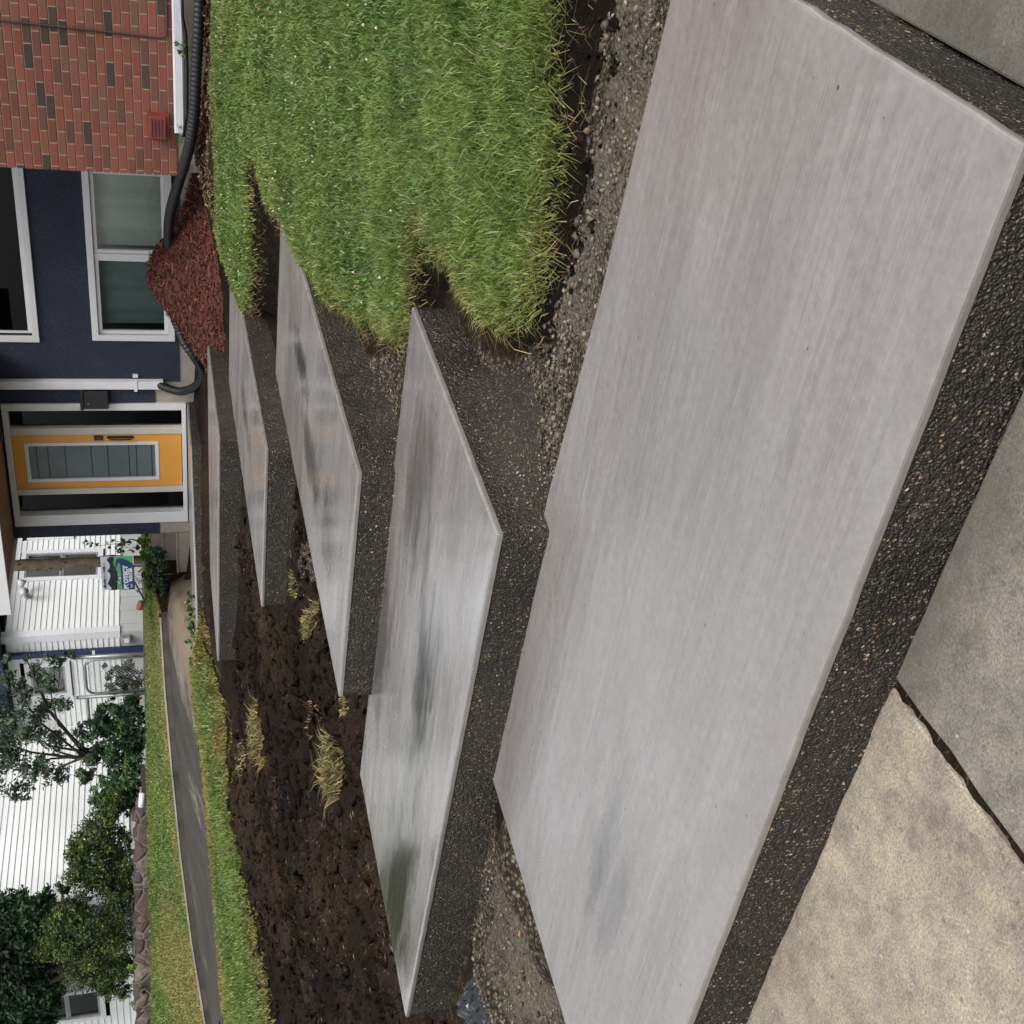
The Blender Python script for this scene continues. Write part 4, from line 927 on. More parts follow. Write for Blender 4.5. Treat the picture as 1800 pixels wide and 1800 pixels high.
# dead-grass tufts
def tuft(px, py, r, nblades, label, h=.09, col=(.30,.24,.11)):
    c = hit(px, py, lambda x, y: float(Gh(x, y))); t = c
    a = RNG.uniform(0, 6.28, nblades); rad = r*np.sqrt(RNG.uniform(0, 1, nblades)); X = c[0]+np.cos(a)*rad*1.3; Y = c[1]+np.sin(a)*rad*.8
    cc = np.array(col)*RNG.uniform(.5, 1.4, (nblades, 1)); g_ = (RNG.uniform(0, 1, nblades) < .15)[:, None]; cc = np.where(g_, np.array([.09,.12,.03]), cc)
    h *= .75; o = blades('dry_grass_tuft', X, Y, Gh(X, Y), h*RNG.uniform(.2, 1.1, nblades), np.full(nblades, .004+.0006*np.linalg.norm(c)), cc, GRASSM, 2.6)
    tag(o, label, 'grass tuft', 'torn-up dry grass tufts on the dirt')
tuft(455, 1290, .27, 800, 'largest pale tuft of torn dry grass, left of the third step', .16)
tuft(585, 1350, .19, 600, 'pale dry grass tuft touching the back corner of the second step', .15)
tuft(548, 1090, .13, 260, 'small dry grass tuft at the left edge of the third step', .07)
tuft(518, 1025, .09, 120, 'tiny greenish tuft on the dirt below the fourth step', .06, (.2,.2,.08))
tuft(403, 1095, .24, 600, 'green-yellow turf remnant left of the fifth step', .10, (.17,.17,.06))
tuft(422, 1335, .18, 200, 'thin dry tuft on the dirt near the grass strip', .08)
tuft(608, 1240, .06, 70, 'straw wisp beside the pointed left tip of the third step', .06)
tuft(555, 1265, .12, 110, 'rusty brown straw wisps between the two steps', .06, (.26,.15,.07))
tuft(385, 1300, .25, 420, 'orange-dry fringe of turf beside the strip of grass', .12, (.38,.24,.08))
tuft(360, 1130, .18, 420, 'dry golden turf edge at the left end of the top landing', .12, (.34,.26,.08))

# straw litter over dirt
X = RNG.uniform(-13, -4.2, 4200); Y = RNG.uniform(2, 9.8, 4200); k = (vnoise(X, Y, .8, 111) > .5)
for S in SLABS: k &= sdist(S, X, Y) > .05
X, Y = X[k], Y[k]; n = len(X); a = RNG.uniform(0, 6.28, n); L = RNG.uniform(.006, .03, n)
z_ = Gh(X, Y)+.006; V = np.stack([np.stack([X-np.cos(a)*L, Y-np.sin(a)*L, z_], 1), np.stack([X-np.sin(a)*.004, Y+np.cos(a)*.0025, z_+.006], 1), np.stack([X+np.cos(a)*L, Y+np.sin(a)*L, z_+.004], 1)], 1).reshape(-1, 3)
cc = np.array([.20,.14,.07])*RNG.uniform(.4, 1.3, (n, 1)); C_ = np.repeat(np.concatenate([cc, np.ones((n, 1))], 1)[:, None], 3, 1).reshape(-1, 4)
tag(mesh_obj('straw_litter', V, np.arange(3*n).reshape(-1, 3), LEAF, None, False, C_), 'short straw and root bits lying on the dark dirt', 'straw', kind='stuff')

# ================================================================ steps left of the house, pole, sign
st_ = thing('side_stairs', (-10.4, 13.4, 1.05), 'three old concrete stairs rising beside the left corner of the house', 'stairs')
for q, (pt, pbm, yleft) in enumerate([(311, 336, 1006), (286, 311, 985), (262, 286, 962)]):
    y_ = 13.3+.27*q; p0 = at(pt, yleft, y=y_); p1 = at(pbm, yleft, y=y_); xr_ = -9.92 if q else -9.92
    b = MB(); b.box((p0[0], y_, p1[2]-.3), (xr_, y_+.5, p0[2]-.022)); b.build('riser', CONC_OLD, st_)
    b = MB(); b.box((p0[0]-.01, y_-.015, p0[2]-.022), (xr_, y_+.6, p0[2])); b.build('tread', simple('tread_concrete', (.34,.27,.21), .8, .15), st_, bevel=.006)
pb_ = at(248, 985, y=14.3)
pole = thing('wooden_pole', (pb_[0], 14.3, 1.5), 'rough weathered wooden pole behind the yard sign', 'pole')
b = MB(); r_ = np.random.default_rng(8); zz = np.linspace(1.3, 7, 30)
b.tube([(pb_[0]+.006*r_.normal(), 14.3+.006*r_.normal(), z) for z in zz], [.082+.006*r_.normal() for z in zz], 14); b.build('trunk', WOOD, pole, True)
for _ in range(16):
    z = random.uniform(1.7, 3.5); a = random.uniform(3.6, 6.2); b = MB(); c_ = (pb_[0]+.08*math.cos(a), 14.3+.08*math.sin(a), z)
    b.tube([c_, (c_[0]+.02*math.cos(a), c_[1]+.02*math.sin(a), z+.02)], [.016, .006], 6); b.build('knot', BARK, pole)
sy = 12.75
c0 = at(181, 1037, y=sy); c1 = at(175, 980, y=sy); c2 = at(233.5, 976, y=sy); c3 = at(238.5, 1035, y=sy)
sx0 = (c0[0]+c3[0])/2; sx1 = (c1[0]+c2[0])/2; sz1 = (c0[2]+c1[2])/2; sz0 = (c2[2]+c3[2])/2; sw, sh = sx1-sx0, sz1-sz0
sign = thing('yard_sign', ((sx0+sx1)/2, sy, 1.45), 'yard sign reading PROTECT our WATER with black mountains on green and blue', 'sign')
def flat(name, pts, lay, mat, th=.0025):
    """pts in sign units (0..1, 0..1), lay = layer number towards the viewer"""
    b = MB(); n = len(pts); y_ = sy-.004-.003*lay
    b.add([(sx0+p[0]*sw, y_, sz0+p[1]*sh) for p in pts]+[(sx0+p[0]*sw, y_+th, sz0+p[1]*sh) for p in pts], [tuple(range(n)), tuple(range(2*n-1, n-1, -1))]+[(i, n+i, n+(i+1)%n, (i+1)%n) for i in range(n)])
    return b.build(name, mat, sign)
SG_W = simple('sign_white', (.62,.64,.72), .5, .02, 2, 0); SG_K = simple('sign_black', (.012,.013,.02), .5, .1, 2, 0)
SG_G = simple('sign_green', (.10,.36,.14), .5, .03, 2, 0); SG_B = simple('sign_blue', (.008,.035,.14), .5, .03, 2, 0)
b = MB(); b.box((sx0, sy, sz0), (sx1, sy+.008, sz1)); b.build('board', SG_W, sign)
flat('green_hill', [(0,.03),(1,.03),(1,.60),(.9,.63),(.6,.55),(.45,.46),(.25,.52),(0,.54)][::1], 1, SG_G)
flat('mountains', [(0,.55),(0,.76),(.06,.71),(.2,.83),(.34,.755),(.42,.73),(.52,.74),(.58,.82),(.66,.74),(.72,.73),(.8,.73),(.92,.81),(1,.73),(1,.60),(.92,.60),(.82,.63),(.68,.58),(.55,.52),(.4,.50),(.22,.53)][::-1], 2, SG_K)
flat('river', [(0,0),(.73,0),(.86,.16),(.93,.30),(.95,.42),(.92,.52),(.84,.55),(.70,.56),(.60,.66),(.62,.58),(.72,.52),(.82,.49),(.83,.46),(.78,.42),(.5,.40),(.2,.40),(.05,.38),(0,.36)], 3, SG_B)
flat('deer', [(.2,.46),(.21,.50),(.245,.51),(.26,.55),(.275,.51),(.25,.49),(.245,.46)], 4, SG_W)
flat('tree_mark', [(.33,.42),(.36,.50),(.40,.42)], 4, SG_W)
def text(s, x, z, size, mat, bold=0, lay=5, parent=sign, name='lettering', width=None):
    cu = bpy.data.curves.new(name, 'FONT'); cu.body = s; cu.size = size; cu.offset = bold; cu.extrude = .0008; cu.align_x = 'LEFT'
    o = bpy.data.objects.new('tmp', cu); COL.objects.link(o); bpy.context.view_layer.update()
    dg = bpy.context.evaluated_depsgraph_get(); me = bpy.data.meshes.new_from_object(o.evaluated_get(dg)); bpy.data.objects.remove(o)
    V = np.array([v.co[:] for v in me.vertices]); 
    sx_ = 1 if not width else width/(V[:, 0].max()-V[:, 0].min())
    fs = [tuple(p.vertices) for p in me.polygons]
    W3 = np.stack([x+(V[:, 0]-V[:, 0].min())*sx_, sy-.004-.003*lay-V[:, 2], z+V[:, 1]], 1)
    return mesh_obj(name, W3, fs, mat, parent)
text('PROTECT', sx0+.03*sw, sz0+.205*sh, .125*sh/.7, SG_W, .006, 5, width=.72*sw)
text('WATER', sx0+.24*sw, sz0+.065*sh, .105*sh/.7, SG_W, .004, 5, width=.44*sw)
text('our', sx0+.06*sw, sz0+.07*sh, .10*sh/.7, SG_W, 0, 5, width=.13*sw)
text('alberta', sx0+.08*sw, sz0+.885*sh, .075*sh/.7, SG_K, .002, 5, width=.27*sw)
text('beyond', sx0+.355*sw, sz0+.885*sh, .075*sh/.7, simple('sign_grey', (.2,.2,.22), .5, .02, 2, 0), 0, 5, width=.22*sw)
text('coal', sx0+.58*sw, sz0+.885*sh, .075*sh/.7, SG_K, .002, 5, width=.15*sw)
text('.ca', sx0+.74*sw, sz0+.885*sh, .075*sh/.7, bpy.data.materials['sign_grey'], 0, 5, width=.09*sw)
for xx in (sx0+.28*sw, sx0+.72*sw):
    b = MB(); b.tube([(xx, sy+.012, 1.62), (xx, sy+.012, sz0+.12)], .004, 6); b.build('wire_stake', GALV, sign)

# ================================================================ NEIGHBOUR HOUSE
CX, CY = -15.4, 17.6; WX, WY = -17.8, 13.3
nh = thing('neighbour_house', (CX, CY, 1.6), 'white clapboard house with navy gutters on the slope to the left', 'house')
def lap(p0, p1, z0, z1, nrm, parent, course=.1, name='siding_wall', mat=SIDING, holes=()):
    """lap siding as real overlapping boards between p0 and p1; holes=[(s0,s1,z0,z1)] along the wall"""
    p0 = np.array(p0); p1 = np.array(p1); L = np.linalg.norm(p1-p0); e = (p1-p0)/L; nrm = np.array(nrm, float); V = []; Fc = []
    k = 0; n = int((z1-z0)/course)
    for q in range(n):
        za, zb = z0+q*course, z0+(q+1)*course; spans = [(0, L)]
        for (h0, h1, hz0, hz1) in holes:
            if zb > hz0+.001 and za < hz1-.001:
                ns_ = []
                for a, c in spans:
                    if h0 > a: ns_.append((a, min(c, h0)))
                    if h1 < c: ns_.append((max(a, h1), c))
                spans = [s_ for s_ in ns_ if s_[1]-s_[0] > .01]
        for a, c in spans:
            A_, B_ = p0+e*a, p0+e*c
            V += [(*(A_+nrm*.018), za), (*(B_+nrm*.018), za), (*(B_+nrm*.004), zb), (*(A_+nrm*.004), zb), (*(A_+nrm*.0), za+.002), (*(B_+nrm*.0), za+.002)]
            b0 = k*6; Fc += [(b0, b0+1, b0+2, b0+3), (b0+4, b0+5, b0+1, b0)]; k += 1
    return mesh_obj(name, V, Fc, mat, parent)
zs = at(210, 1050, x=CX)[2]                      # bottom of siding
topB = at(4, 1140, y=CY)[2]
# windows of face A (normal +X): positions from the picture on plane x=CX
def xp(px, py, x=CX): p = at(px, py, x=x); return p[1], p[2]
wA = [xp(35, 1018), xp(38, 972), xp(182, 1018), xp(180, 972)]
wAy = (min(wA[0][0], wA[2][0]), max(wA[1][0], wA[3][0])); wAz = ((wA[2][1]+wA[3][1])/2, (wA[0][1]+wA[1][1])/2)
wA2y = (xp(90, 950)[0], xp(90, 950)[0]+1.1); wA2z = (xp(130, 948)[1], xp(48, 948)[1])
lap((CX, CY), (CX, 30), zs, zs+.1*int((topB+.1-zs)/.1), (1, 0), nh, holes=[(wAy[0]-CY, wAy[1]-CY, wAz[0], wAz[1]), (wA2y[0]-CY, wA2y[1]-CY, wA2z[0], wA2z[1])])
wBx = (at(80, 1225, y=CY)[0], at(80, 1163, y=CY)[0]); wBz = (at(125, 1190, y=CY)[2], at(45, 1190, y=CY)[2])
lap((WX, CY), (CX, CY), zs, topB, (0, -1), nh, holes=[(max(.05, wBx[0]-WX), wBx[1]-WX, wBz[0], wBz[1])])
lap((WX, WY), (WX, CY), zs-.1, 5.2, (1, 0), nh)
wDx = (at(150, 1790, y=WY)[0], at(150, 1737, y=WY)[0]); wDz = (at(183, 1740, y=WY)[2], at(183, 1740, y=WY)[2]+1.3)
lap((-30, WY), (WX, WY), zs-.1, 5.2, (0, -1), nh, course=.115, holes=[(wDx[0]+30, wDx[1]+30, wDz[0], wDz[1])])
def twin(a0, a1, z0, z1, plane, axis, parent, mat_=GLASSD, cur=None):
    """window in a wall of constant x (axis 0) or constant y (axis 1)"""
    def bx_(m, s0, s1, d0, d1, q0, q1):
        if axis == 0: m.box((plane+d0, s0, q0), (plane+d1, s1, q1))
        else: m.box((s0, plane-d1, q0), (s1, plane-d0, q1))
    m = MB(); t = .09
    bx_(m, a0, a0+t, -.05, .05, z0, z1); bx_(m, a1-t, a1, -.05, .05, z0, z1); bx_(m, a0+t, a1-t, -.05, .05, z0, z0+t); bx_(m, a0+t, a1-t, -.05, .05, z1-t, z1)
    f = m.build('window', WHITEM, parent)
    m = MB(); zm = (z0+z1)/2
    for q0, q1, dd in ((z0+t, zm, 0), (zm, z1-t, .015)):
        bx_(m, a0+t, a0+t+.04, -.03+dd, .02+dd, q0, q1); bx_(m, a1-t-.04, a1-t, -.03+dd, .02+dd, q0, q1); bx_(m, a0+t+.04, a1-t-.04, -.03+dd, .02+dd, q0, q0+.04); bx_(m, a0+t+.04, a1-t-.04, -.03+dd, .02+dd, q1-.04, q1)
    m.build('sash', GALV, f)
    m = MB(); bx_(m, a0+t, a1-t, -.012, -.008, z0+t, z1-t); m.build('pane', mat_, f)
    m = MB(); bx_(m, a0+t*.5, a1-t*.5, -.16, -.12, z0, z1); m.build('blind', cur or simple('window_blind', (.30,.34,.35), .7), f)
    return f
twin(wAy[0], wAy[1], wAz[0], wAz[1], CX, 0, nh, GLASS, simple('pale_blind', (.5,.55,.55), .7)); twin(wA2y[0], wA2y[1], wA2z[0], wA2z[1], CX, 0, nh)
twin(max(WX+.05, wBx[0]), wBx[1], wBz[0], wBz[1], CY, 1, nh, GLASS, simple('green_blind', (.28,.33,.30), .7)); twin(wDx[0], wDx[1], wDz[0], wDz[1], WY, 1, nh)
b = MB(); b.box((CX-.13, CY-.03, zs-.02), (CX+.03, CY+.13, topB)); b.build('corner_board', WHITEM, nh)
b = MB(); b.box((WX-.1, WY-.03, zs-.1), (WX+.03, WY+.1, 5.2)); b.build('corner_board', WHITEM, nh)
b = MB(); 
for q in range(60): b.box((CX-.02, CY+q*.2, .9), (CX+.002+.006*(q % 2), CY+q*.2+.196, zs))
for q in range(12): b.box((WX+q*.2, CY-.008*(q % 2)-.002, .9), (WX+q*.2+.196, CY+.02, zs))
b.box((-30, WY+.01, .9), (WX-.01, WY+.05, zs-.1)); b.box((WX-.05, WY+.02, .9), (WX-.01, CY, zs-.1)); b.build('skirting', SIDING_G, nh)
b = MB(); b.box((WX-.2, CY-.35, topB), (CX+.3, CY+.1, topB+.13)); b.build('gutter', NAVY, nh)
b = MB(); b.box((CX-.45, CY-.12, 1.62), (CX-.36, CY-.022, topB)); dzz = at(252, 1083, y=CY-.1)
b.build('navy_downspout', NAVY, nh)
b = MB(); z1_ = at(163, 1088, y=CY)[2]; z2_ = at(47, 1095, y=CY)[2]
for z in (z1_, z2_): b = MB(); b.box((CX-.47, CY-.126, z), (CX-.34, CY-.1201, z+.05)); b.build('strap', WHITEM, nh)
b = MB(); zr0 = 5.3; zr1 = 7.2; xm = (WX-30)/2
b.add([(WX+.4, WY-.4, zr0-.2), (WX+.4, 30, zr0-.2), (xm, 30, zr1), (xm, WY-.4, zr1), (-30.5, WY-.4, zr0-.2), (-30.5, 30, zr0-.2)], [(0,1,2,3),(3,2,5,4)])
b.add([(WX, CY-.35, topB+.131), (CX+.4, CY-.35, topB+.131), (CX+.4, 30, topB+1.2), (WX, 30, topB+1.2)], [(0,1,2,3)]); b.build('roof', simple('neighbour_roof', (.12,.12,.12), .9), nh)
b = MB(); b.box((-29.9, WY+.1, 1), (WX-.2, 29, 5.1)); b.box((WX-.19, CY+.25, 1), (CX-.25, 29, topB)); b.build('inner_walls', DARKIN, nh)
fl = at(38, 1043, x=CX+.12); fo = thing('flood_light', (CX+.03, fl[1], fl[2]), 'white twin flood light on the clapboard wall', 'flood light')
b = MB(); b.tube([(CX+.02, fl[1], fl[2]-.1), (CX+.06, fl[1], fl[2]-.1)], .06, 14); b.build('base_plate', GALV, fo)
for s_ in (-1, 1):
    b = MB(); b.tube([(CX+.06, fl[1], fl[2]-.1), (CX+.12, fl[1]+.07*s_, fl[2]-.03+.03*s_), (CX+.2, fl[1]+.12*s_, fl[2]-.02+.03*s_), (CX+.3, fl[1]+.16*s_, fl[2]-.04+.03*s_)], [.02, .02, .05, .085], 14); b.build('lamp_head', simple('lamp_shell', (.45,.45,.45), .4), fo, True)
ub = at(222, 1125, y=CY-.1); uo = thing('outdoor_socket', (ub[0], CY-.08, ub[2]), 'grey outdoor socket box on the neighbour skirting', 'socket box')
b = MB(); b.box((ub[0]-.1, CY-.1, ub[2]-.08), (ub[0]+.07, CY-.02, ub[2]+.07)); b.build('box', GALV, uo, bevel=.01)
b = MB(); b.box((ub[0]-.07, CY-.11, ub[2]-.05), (ub[0]+.04, CY-.101, ub[2]+.04)); b.build('cover', WHITEM, uo)
fp = at(253, 1067, y=15.6); po = thing('flower_pot', (fp[0], 15.6, fp[2]-.12), 'terracotta flower pot tipped at the neighbour house corner', 'flower pot')
b = MB(); b.tube([(fp[0]-.05, 15.6, fp[2]-.12), (fp[0]+.04, 15.6, fp[2]+.06)], [.05, .075], 16); b.build('pot', simple('terracotta', (.30,.10,.06), .8), po, True)
b = MB(); b.tube([(fp[0]+.03, 15.6, fp[2]+.04), (fp[0]+.055, 15.6, fp[2]+.085)], [.085, .085], 16); b.build('rim', simple('terracotta_rim', (.32,.11,.07), .8), po, True)

# chain link gate
gy = 14.6; g0 = at(200, 1152, y=gy)[0]; g1 = at(200, 1222, y=gy)[0]; gz0_ = 1.72; gzt = at(130, 1155, y=gy)[2]; gz1_ = at(150, 1180, y=gy)[2]
gate = thing('chain_link_gate', ((g0+g1)/2, gy, gz0_), 'chain-link garden gate with rounded tube frame between two posts', 'gate')
for k, xx in enumerate((g0, g1)):
    b = MB(); b.tube([(xx, gy, 1.4), (xx, gy, gzt)], .03, 10); b.tube([(xx, gy, gzt), (xx, gy, gzt+.05)], [.035, .01], 10); b.build('post', GALV, gate, True)
b = MB(); a0, a1 = g1+.07, g0-.07; r = .14
fr_ = [(a0, gy, gz0_)]+[(a0, gy, gz1_-r)]+[(a0+r-r*math.cos(t), gy, gz1_-r+r*math.sin(t)) for t in np.linspace(.2, math.pi/2, 5)]+[(a1-r+r*math.sin(t), gy, gz1_-r+r*math.cos(t)) for t in np.linspace(0, math.pi/2, 6)]+[(a1, gy, gz0_), (a0, gy, gz0_)]
b.tube(fr_, .02, 8); b.build('frame', GALV, gate, True)
b = MB(); step = .06
nX = int((a1-a0)/step); nZ = int((gz1_-gz0_)/step)
for i in range(-nZ, nX+1):
    for sgn in (1, -1):
        pts_ = []
        x0_ = a0+i*step if sgn == 1 else a0+(i+nZ)*step
        for q in range(nZ+1):
            x_ = x0_+sgn*q*step
            if a0 <= x_ <= a1: pts_.append((x_, gy+.004*sgn, gz0_+q*step))
        if len(pts_) > 1: b.tube([pts_[0], pts_[-1]], .0022, 4, False)
b.build('wire_mesh', GALV, gate)
b = MB(); b.tube([(g1, gy, gz1_), (g1-.9, gy, gz1_)], .02, 8); b.build('top_rail', GALV, gate)

# stone retaining wall, timber edging
swb = [at(a, b_, y=yl(b_, 14.02, 2.6)) for a, b_ in [(262,1418),(264,1510),(265,1600),(267,1700),(269,1810)]]; swt = [at(a, b_, y=yl(b_, 14.02, 2.6)) for a, b_ in [(240,1430),(238,1510),(237,1600),(238,1700),(240,1810)]]
swb.append(swb[-1]+(swb[-1]-swb[-2])*1.5); swt.append(swt[-1]+(swt[-1]-swt[-2])*1.5)
nn_ = 80; tq = np.linspace(0, 1, nn_); tk = np.linspace(0, 1, len(swb)); V = []; Fc = []; rr_ = np.random.default_rng(3)
bz = [np.interp(tq, tk, np.array(swb)[:, q]) for q in range(3)]; tz_ = np.interp(tq, tk, np.array(swt)[:, 2])
for i in range(nn_):
    wob = .015*math.sin(i*1.1)+.02*rr_.normal(); wt = .012*math.sin(i*.8)+.02*rr_.normal(); x_, y_, z_ = bz[0][i], bz[1][i], bz[2][i]
    V += [(x_, y_+wob*.6, z_-.3), (x_, y_+wob, (z_+tz_[i])/2), (x_, y_+.04+wob*.6, tz_[i]+wt), (x_-.1, y_+.33, tz_[i]+wt+.01), (x_-.1, y_+.38, z_-.3)]
for i in range(nn_-1):
    for j in range(4): Fc.append((i*5+j, (i+1)*5+j, (i+1)*5+j+1, i*5+j+1))
Fc += [(0,1,2,3,4), tuple((nn_-1)*5+j for j in (4,3,2,1,0))]
tag(mesh_obj('stone_retaining_wall', V, Fc, STONE, None, True), 'low reddish rubble stone retaining wall behind the neighbouring lawn', 'stone wall')
e0 = at(252, 1350, y=13.2); e1 = at(252, 1416, y=13.0)
b = MB(); b.add([(e1[0],e1[1],e1[2]-.15),(e0[0],e0[1],e0[2]-.15),(e0[0],e0[1]+.05,e0[2]-.15),(e1[0],e1[1]+.05,e1[2]-.15),(e1[0],e1[1],e1[2]+.03),(e0[0],e0[1],e0[2]+.03),(e0[0],e0[1]+.05,e0[2]+.03),(e1[0],e1[1]+.05,e1[2]+.03)],[(0,3,2,1),(4,5,6,7),(0,1,5,4),(1,2,6,5),(2,3,7,6),(3,0,4,7)]); tag(b.build('timber_edging', simple('brown_timber', (.04,.022,.018), .7), None), 'dark brown timber edging board below the dark shrubs', 'edging board')
e0 = at(250, 1394, y=12.85); e1 = at(248, 1418, y=12.75)
b = MB(); b.tube([tuple(e0), tuple(e1)], .045, 10); tag(b.build('white_pipe', WHITEM, None, True), 'short white pipe end poking out beside the stone wall', 'pipe')

# ================================================================ VEGETATION
def foliage(blobs, n_per, size, asp, pal, parent, name='crown', up=.4, shell=.55):
    Cs = []; Ns = []; Sz = []; Cl = []
    pal = np.array(pal)
    for (c, r, sq) in blobs:
        n = int(n_per*8*(r/.5)**2); k_ = max(3, int(n/26)); dirs = RNG.normal(size=(k_, 3)); dirs /= np.linalg.norm(dirs, axis=1)[:, None]
        rad = r*(shell+(1.05-shell)*RNG.uniform(0, 1, k_))[:, None]; cc = np.array(c)+dirs*rad*np.array([1, 1, sq])
        idx = RNG.integers(0, k_, n); off = RNG.normal(size=(n, 3))*r*.17; p = cc[idx]+off
        tint = pal[RNG.integers(0, len(pal), k_)][idx]*RNG.uniform(.7, 1.3, (n, 1))
        Cs.append(p); Ns.append(dirs[idx]*.6+RNG.normal(size=(n, 3))*.6+np.array([0, 0, up])); Sz.append(RNG.uniform(.6, 1.3, n)*size); Cl.append(tint)
    V, T, C = leaf_mesh(np.concatenate(Cs), np.concatenate(Ns), np.concatenate(Sz), asp, np.concatenate(Cl))
    return mesh_obj(name, V, T, LEAF, parent, False, C)
def B(px, py, rpx, y, sq=1.0, dy=0):
    p = at(px, py, y=y); dep = (p-CAM)@Fv; return (tuple(p), rpx*dep/FPX, sq)
def plant(name, base, blobs, label, cat, n_per, size, asp, pal, trunk_r=.05, group=None, up=.4, shell=.5, limbs=10, forks=None):
    t = thing(name, base, label, cat, group)
    foliage(blobs, n_per, size, asp, pal, t, 'crown', up, shell)
    b = MB(); base = np.array(base, float); cs = sorted([np.array(q[0]) for q in blobs], key=lambda q: q[2])
    top = np.array(forks) if forks is not None else base+(np.mean(cs, axis=0)-base)*.55
    mid = (base+top)/2+np.array([.04, .02, 0]); b.tube([base-np.array([0,0,.25]), base, mid, top], [trunk_r*1.2, trunk_r, trunk_r*.8, trunk_r*.65], 10)
    for q in random.sample(cs, min(limbs, len(cs))):
        m1 = top+(q-top)*.5+np.array([random.uniform(-.1,.1), random.uniform(-.1,.1), .08]); b.tube([top-(top-base)*random.uniform(0, .35), m1, q], [trunk_r*.5, trunk_r*.33, trunk_r*.12], 6)
    b.build('trunk', BARK, t, True); return t
DK = [(.018,.045,.018),(.028,.065,.024),(.04,.085,.03),(.012,.03,.014)]
YG = [(.07,.105,.022),(.035,.065,.018),(.115,.15,.03),(.022,.042,.014),(.05,.08,.022),(.03,.055,.016)]
GG = [(.055,.095,.06),(.08,.12,.08),(.035,.065,.04),(.11,.14,.09)]
MG = [(.03,.075,.028),(.05,.11,.04),(.02,.05,.02),(.07,.13,.045)]
# slender tree with grey-green leaves
yT = 14.45
tb = at(245, 1300, y=yT); fk = at(135, 1335, y=yT)
bl = [B(x, y, r*.85, yT+dy_) for x, y, r, dy_ in [(95,1160,20,0),(120,1150,16,.2),(85,1200,26,-.2),(60,1180,22,.3),(40,1220,28,0),(75,1250,30,.2),(110,1235,22,-.2),(20,1200,26,.1),(15,1260,34,-.2),(55,1290,34,0),(95,1300,28,.3),(20,1330,36,.1),(60,1350,32,-.1),(95,1360,26,.1),(-10,1300,40,.2),(-20,1230,36,0),(-30,1370,44,0),(30,1390,26,.1),(-60,1280,55,.2),(-90,1350,50,0),(140,1290,22,0),(150,1330,22,.2),(155,1365,18,0),(15,1155,14,0),(45,1155,11,.1)]]
plant('slender_tree', tb, bl, 'slender leaning tree with grey-green leaves in front of the white house', 'tree', 300, .075, .42, GG, .05, None, .3, .25, 10, fk)
# dark shrubs in the bed
yS = 14.4
plant('broadleaf_shrub', at(262, 1200, y=yS), [B(x, y, r, yS+.3) for x, y, r in [(235,1165,17),(215,1185,18),(190,1180,13),(235,1200,22),(200,1215,16),(240,1225,20)]], 'dark broadleaf shrub growing through the chain-link gate', 'shrub', 260, .09, .35, DK, .03)
plant('broadleaf_shrub', at(262, 1285, y=yS), [B(x, y, r, yS) for x, y, r in [(225,1250,26),(195,1255,24),(235,1290,26),(200,1295,30),(170,1280,22),(225,1325,26),(185,1330,28)]], 'big dark shrub around the foot of the slender tree', 'shrub', 330, .10, .4, DK+MG, .04)
plant('broadleaf_shrub', at(258, 1380, y=13.75), [B(x, y, r, 13.7) for x, y, r in [(225,1365,26),(195,1375,24),(175,1400,20),(215,1400,26),(235,1350,20),(200,1420,18),(150,1360,16),(230,1425,15)]], 'mid-green shrub with drooping leaves beside the white pipe end', 'shrub', 330, .10, .38, MG, .04)
yY = 13.15
plant('yellow_green_shrub', at(245, 1500, y=yY), [B(x, y, r, yY+dy_*.6) for x, y, r, dy_ in [(190,1420,24,0),(175,1450,26,0),(150,1475,24,.1),(135,1500,22,0),(160,1510,30,-.1),(200,1480,28,.2),(215,1520,26,0),(180,1545,30,.1),(140,1540,26,0),(215,1560,24,.1)]], 'yellow-tipped evergreen shrub against the corner of the white house', 'shrub', 1000, .05, .5, YG, .05)
plant('yellow_green_shrub', at(240, 1650, y=12.25), [B(x, y, r, 12.25+dy_*.6) for x, y, r, dy_ in [(135,1590,24,0),(110,1610,24,0),(95,1640,26,.1),(85,1670,22,0),(120,1660,32,0),(155,1620,32,-.1),(160,1670,34,0),(140,1710,28,.1),(175,1720,26,0),(200,1650,32,0),(205,1600,28,.1),(210,1700,24,0),(215,1740,16,0),(190,1745,16,0)]], 'broad yellow-green evergreen shrub above the stone wall', 'shrub', 1000, .05, .5, YG, .05)
plant('evergreen_tree', at(235, 1700, y=12.75), [B(x, y, r, 12.72+dy_*.3) for x, y, r, dy_ in [(80,1590,26,.3),(50,1600,34,0),(20,1620,40,0),(-15,1610,42,.2),(70,1640,36,.3),(30,1680,44,0),(-10,1690,50,0),(60,1720,40,.2),(20,1750,46,0),(80,1755,28,.2),(100,1720,24,.5),(-60,1650,60,0),(-50,1760,60,0),(15,1800,40,0),(110,1560,12,.2),(60,1800,34,0)]], 'tall dark green tree filling the upper corner left of the shrubs', 'tree', 420, .10, .5, DK, .12, shell=.4, limbs=14)
plant('low_plant', at(258, 1745, y=11.85), [B(x, y, r, 11.85) for x, y, r in [(240,1730,9),(236,1755,10),(243,1775,9),(232,1700,8)]], 'light green leafy plant spilling over the stone wall', 'plant', 500, .07, .6, [(.13,.22,.04),(.08,.16,.04)], .01, limbs=2)
plant('low_plant', at(262, 1790, y=11.6), [B(x, y, r, 11.6) for x, y, r in [(245,1800,12),(255,1770,8),(250,1740,7)]], 'dark ivy clump creeping over the stone wall end', 'plant', 500, .05, .6, DK, .01, limbs=2)
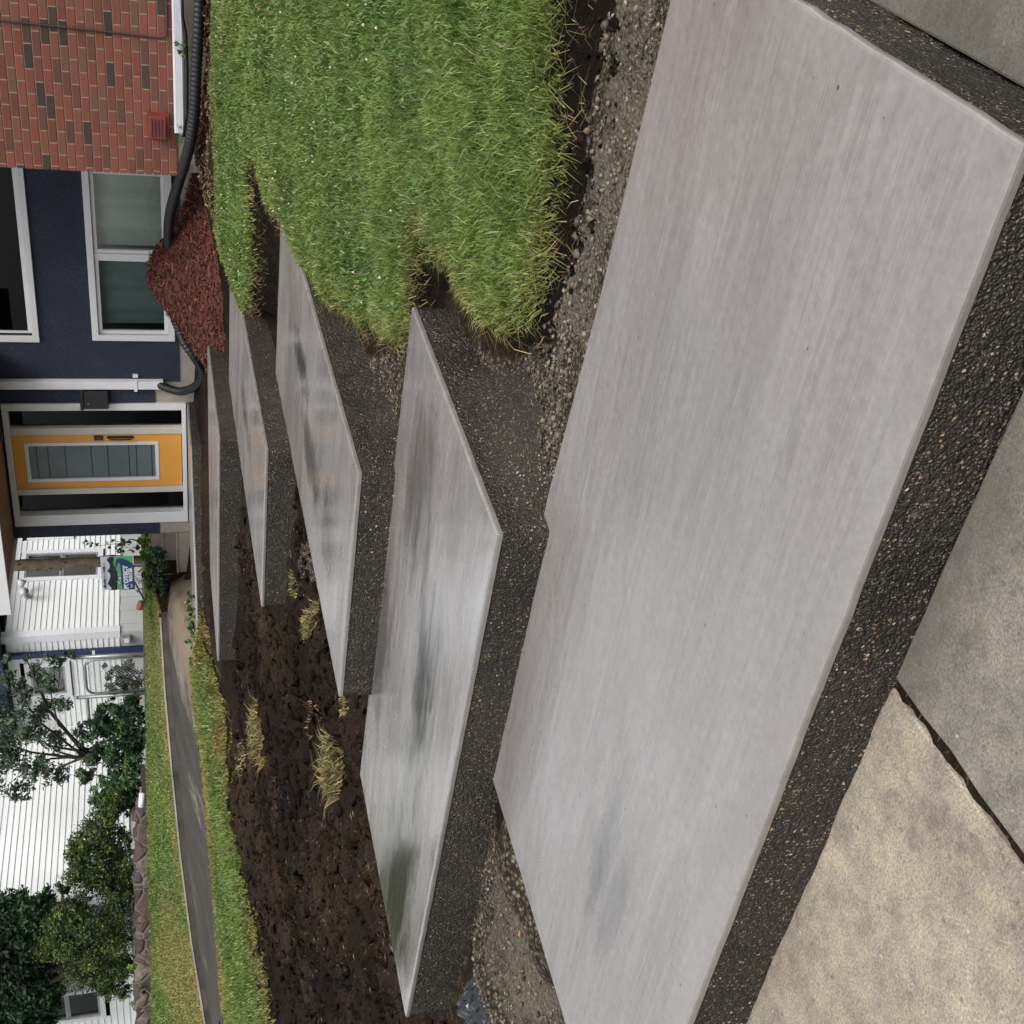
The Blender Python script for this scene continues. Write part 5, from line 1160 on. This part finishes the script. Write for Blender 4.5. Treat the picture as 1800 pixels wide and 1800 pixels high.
# hedge / ivy by the old path
plant('ivy_clump', at(272, 1010, y=12.9), [B(x, y, r*1.3, 12.9) for x, y, r in [(276,975,10),(276,995,11),(278,1015,11),(278,1035,10),(280,1055,8)]], 'dark glossy ivy hanging over the bank beside the side stairs', 'ivy', 800, .06, .6, DK, .01, limbs=2)
plant('ivy_clump', at(263, 1000, y=13.3), [B(x, y, r*1.3, 13.25) for x, y, r in [(262,965,9),(262,985,10),(264,1005,10),(265,1025,10),(266,1045,9),(252,955,8),(248,975,6)]], 'bright green leafy bank above the ivy under the yard sign', 'plant', 800, .06, .5, [(.09,.17,.035),(.06,.12,.03),(.13,.22,.05)], .01, limbs=2)
for q, (py0, lb) in enumerate([(1055, 'small green ground-cover clump at the near end of the old path'), (1085, 'ground-cover clump with white flecks beside the dark part of the path'), (1120, 'ground-cover plants nearest the left tip of the top landing')]):
    plant('ground_cover', at(338, py0, y=10.95), [B(333+(k % 2)*5, py0-14+k*10, 6.5, 10.95) for k in range(4)], lb, 'plant', 1100, .04, .6, MG+[(.30,.36,.22)], .006, 'ground cover along the near edge of the path', limbs=2)
plant('climbing_vine', at(240, 950, y=16.5), [B(x, y, r, 16.5) for x, y, r in [(150,950,6),(165,955,7),(195,955,8),(205,965,8),(215,955,9),(225,950,10),(215,975,7),(235,965,10)]], 'sparse vine with small leaves against the white clapboards', 'vine', 160, .07, .45, MG, .012, limbs=6)
plant('climbing_vine', at(252, 1020, y=13.7), [B(x, y, r, 13.7) for x, y, r in [(246,1000,6),(245,1020,6),(248,1040,6)]], 'wispy plant stems under the yard sign', 'plant', 120, .06, .25, [(.06,.07,.035),(.10,.12,.05)], .006, limbs=3)
b = MB(); b.tube([at(a, b_, y=13.6) for a, b_ in [(236,1022),(243,1035),(250,1048),(256,1062)]], .014, 8)
tag(b.build('garden_hose', simple('green_hose', (.03,.09,.05), .5), None, True), 'green garden hose drooping below the yard sign', 'hose')
pv = at(315, 88, y=YB-.2)
plant('wall_weed', (pv[0], YB-.2, pv[2]-.15), [B(x, y, r, YB-.2) for x, y, r in [(308,78,5),(316,90,5),(322,98,4),(328,80,4)]], 'small leafy weed climbing over the white downspout length', 'plant', 420, .045, .7, [(.10,.2,.04),(.13,.25,.06)], .005, limbs=3)
pv = at(320, 240, y=YB-.2)
plant('wall_weed', (pv[0], YB-.2, pv[2]-.15), [B(x, y, r, YB-.2) for x, y, r in [(317,225,3.5),(321,238,4),(319,250,3)]], 'small weed at the end of the white downspout length', 'plant', 420, .04, .7, [(.10,.2,.04),(.07,.15,.04)], .005, limbs=3)
# small bits
for (px_, py_, L_, c_, lb) in [(916,1641,.012,(.5,.17,.03),'orange cigarette filter on the dirt left of the lowest slab'), (902,1771,.014,(.45,.3,.15),'pale twig scrap near the black plastic sheet')]:
    p = hit(px_, py_, lambda x, y: float(Gh(x, y))); b = MB(); b.tube([(p[0]-L_, p[1], p[2]+.005), (p[0]+L_, p[1]+.004, p[2]+.006)], .004, 8)
    tag(b.build('litter', simple('litter_%d' % px_, c_, .7), None), lb, 'litter')
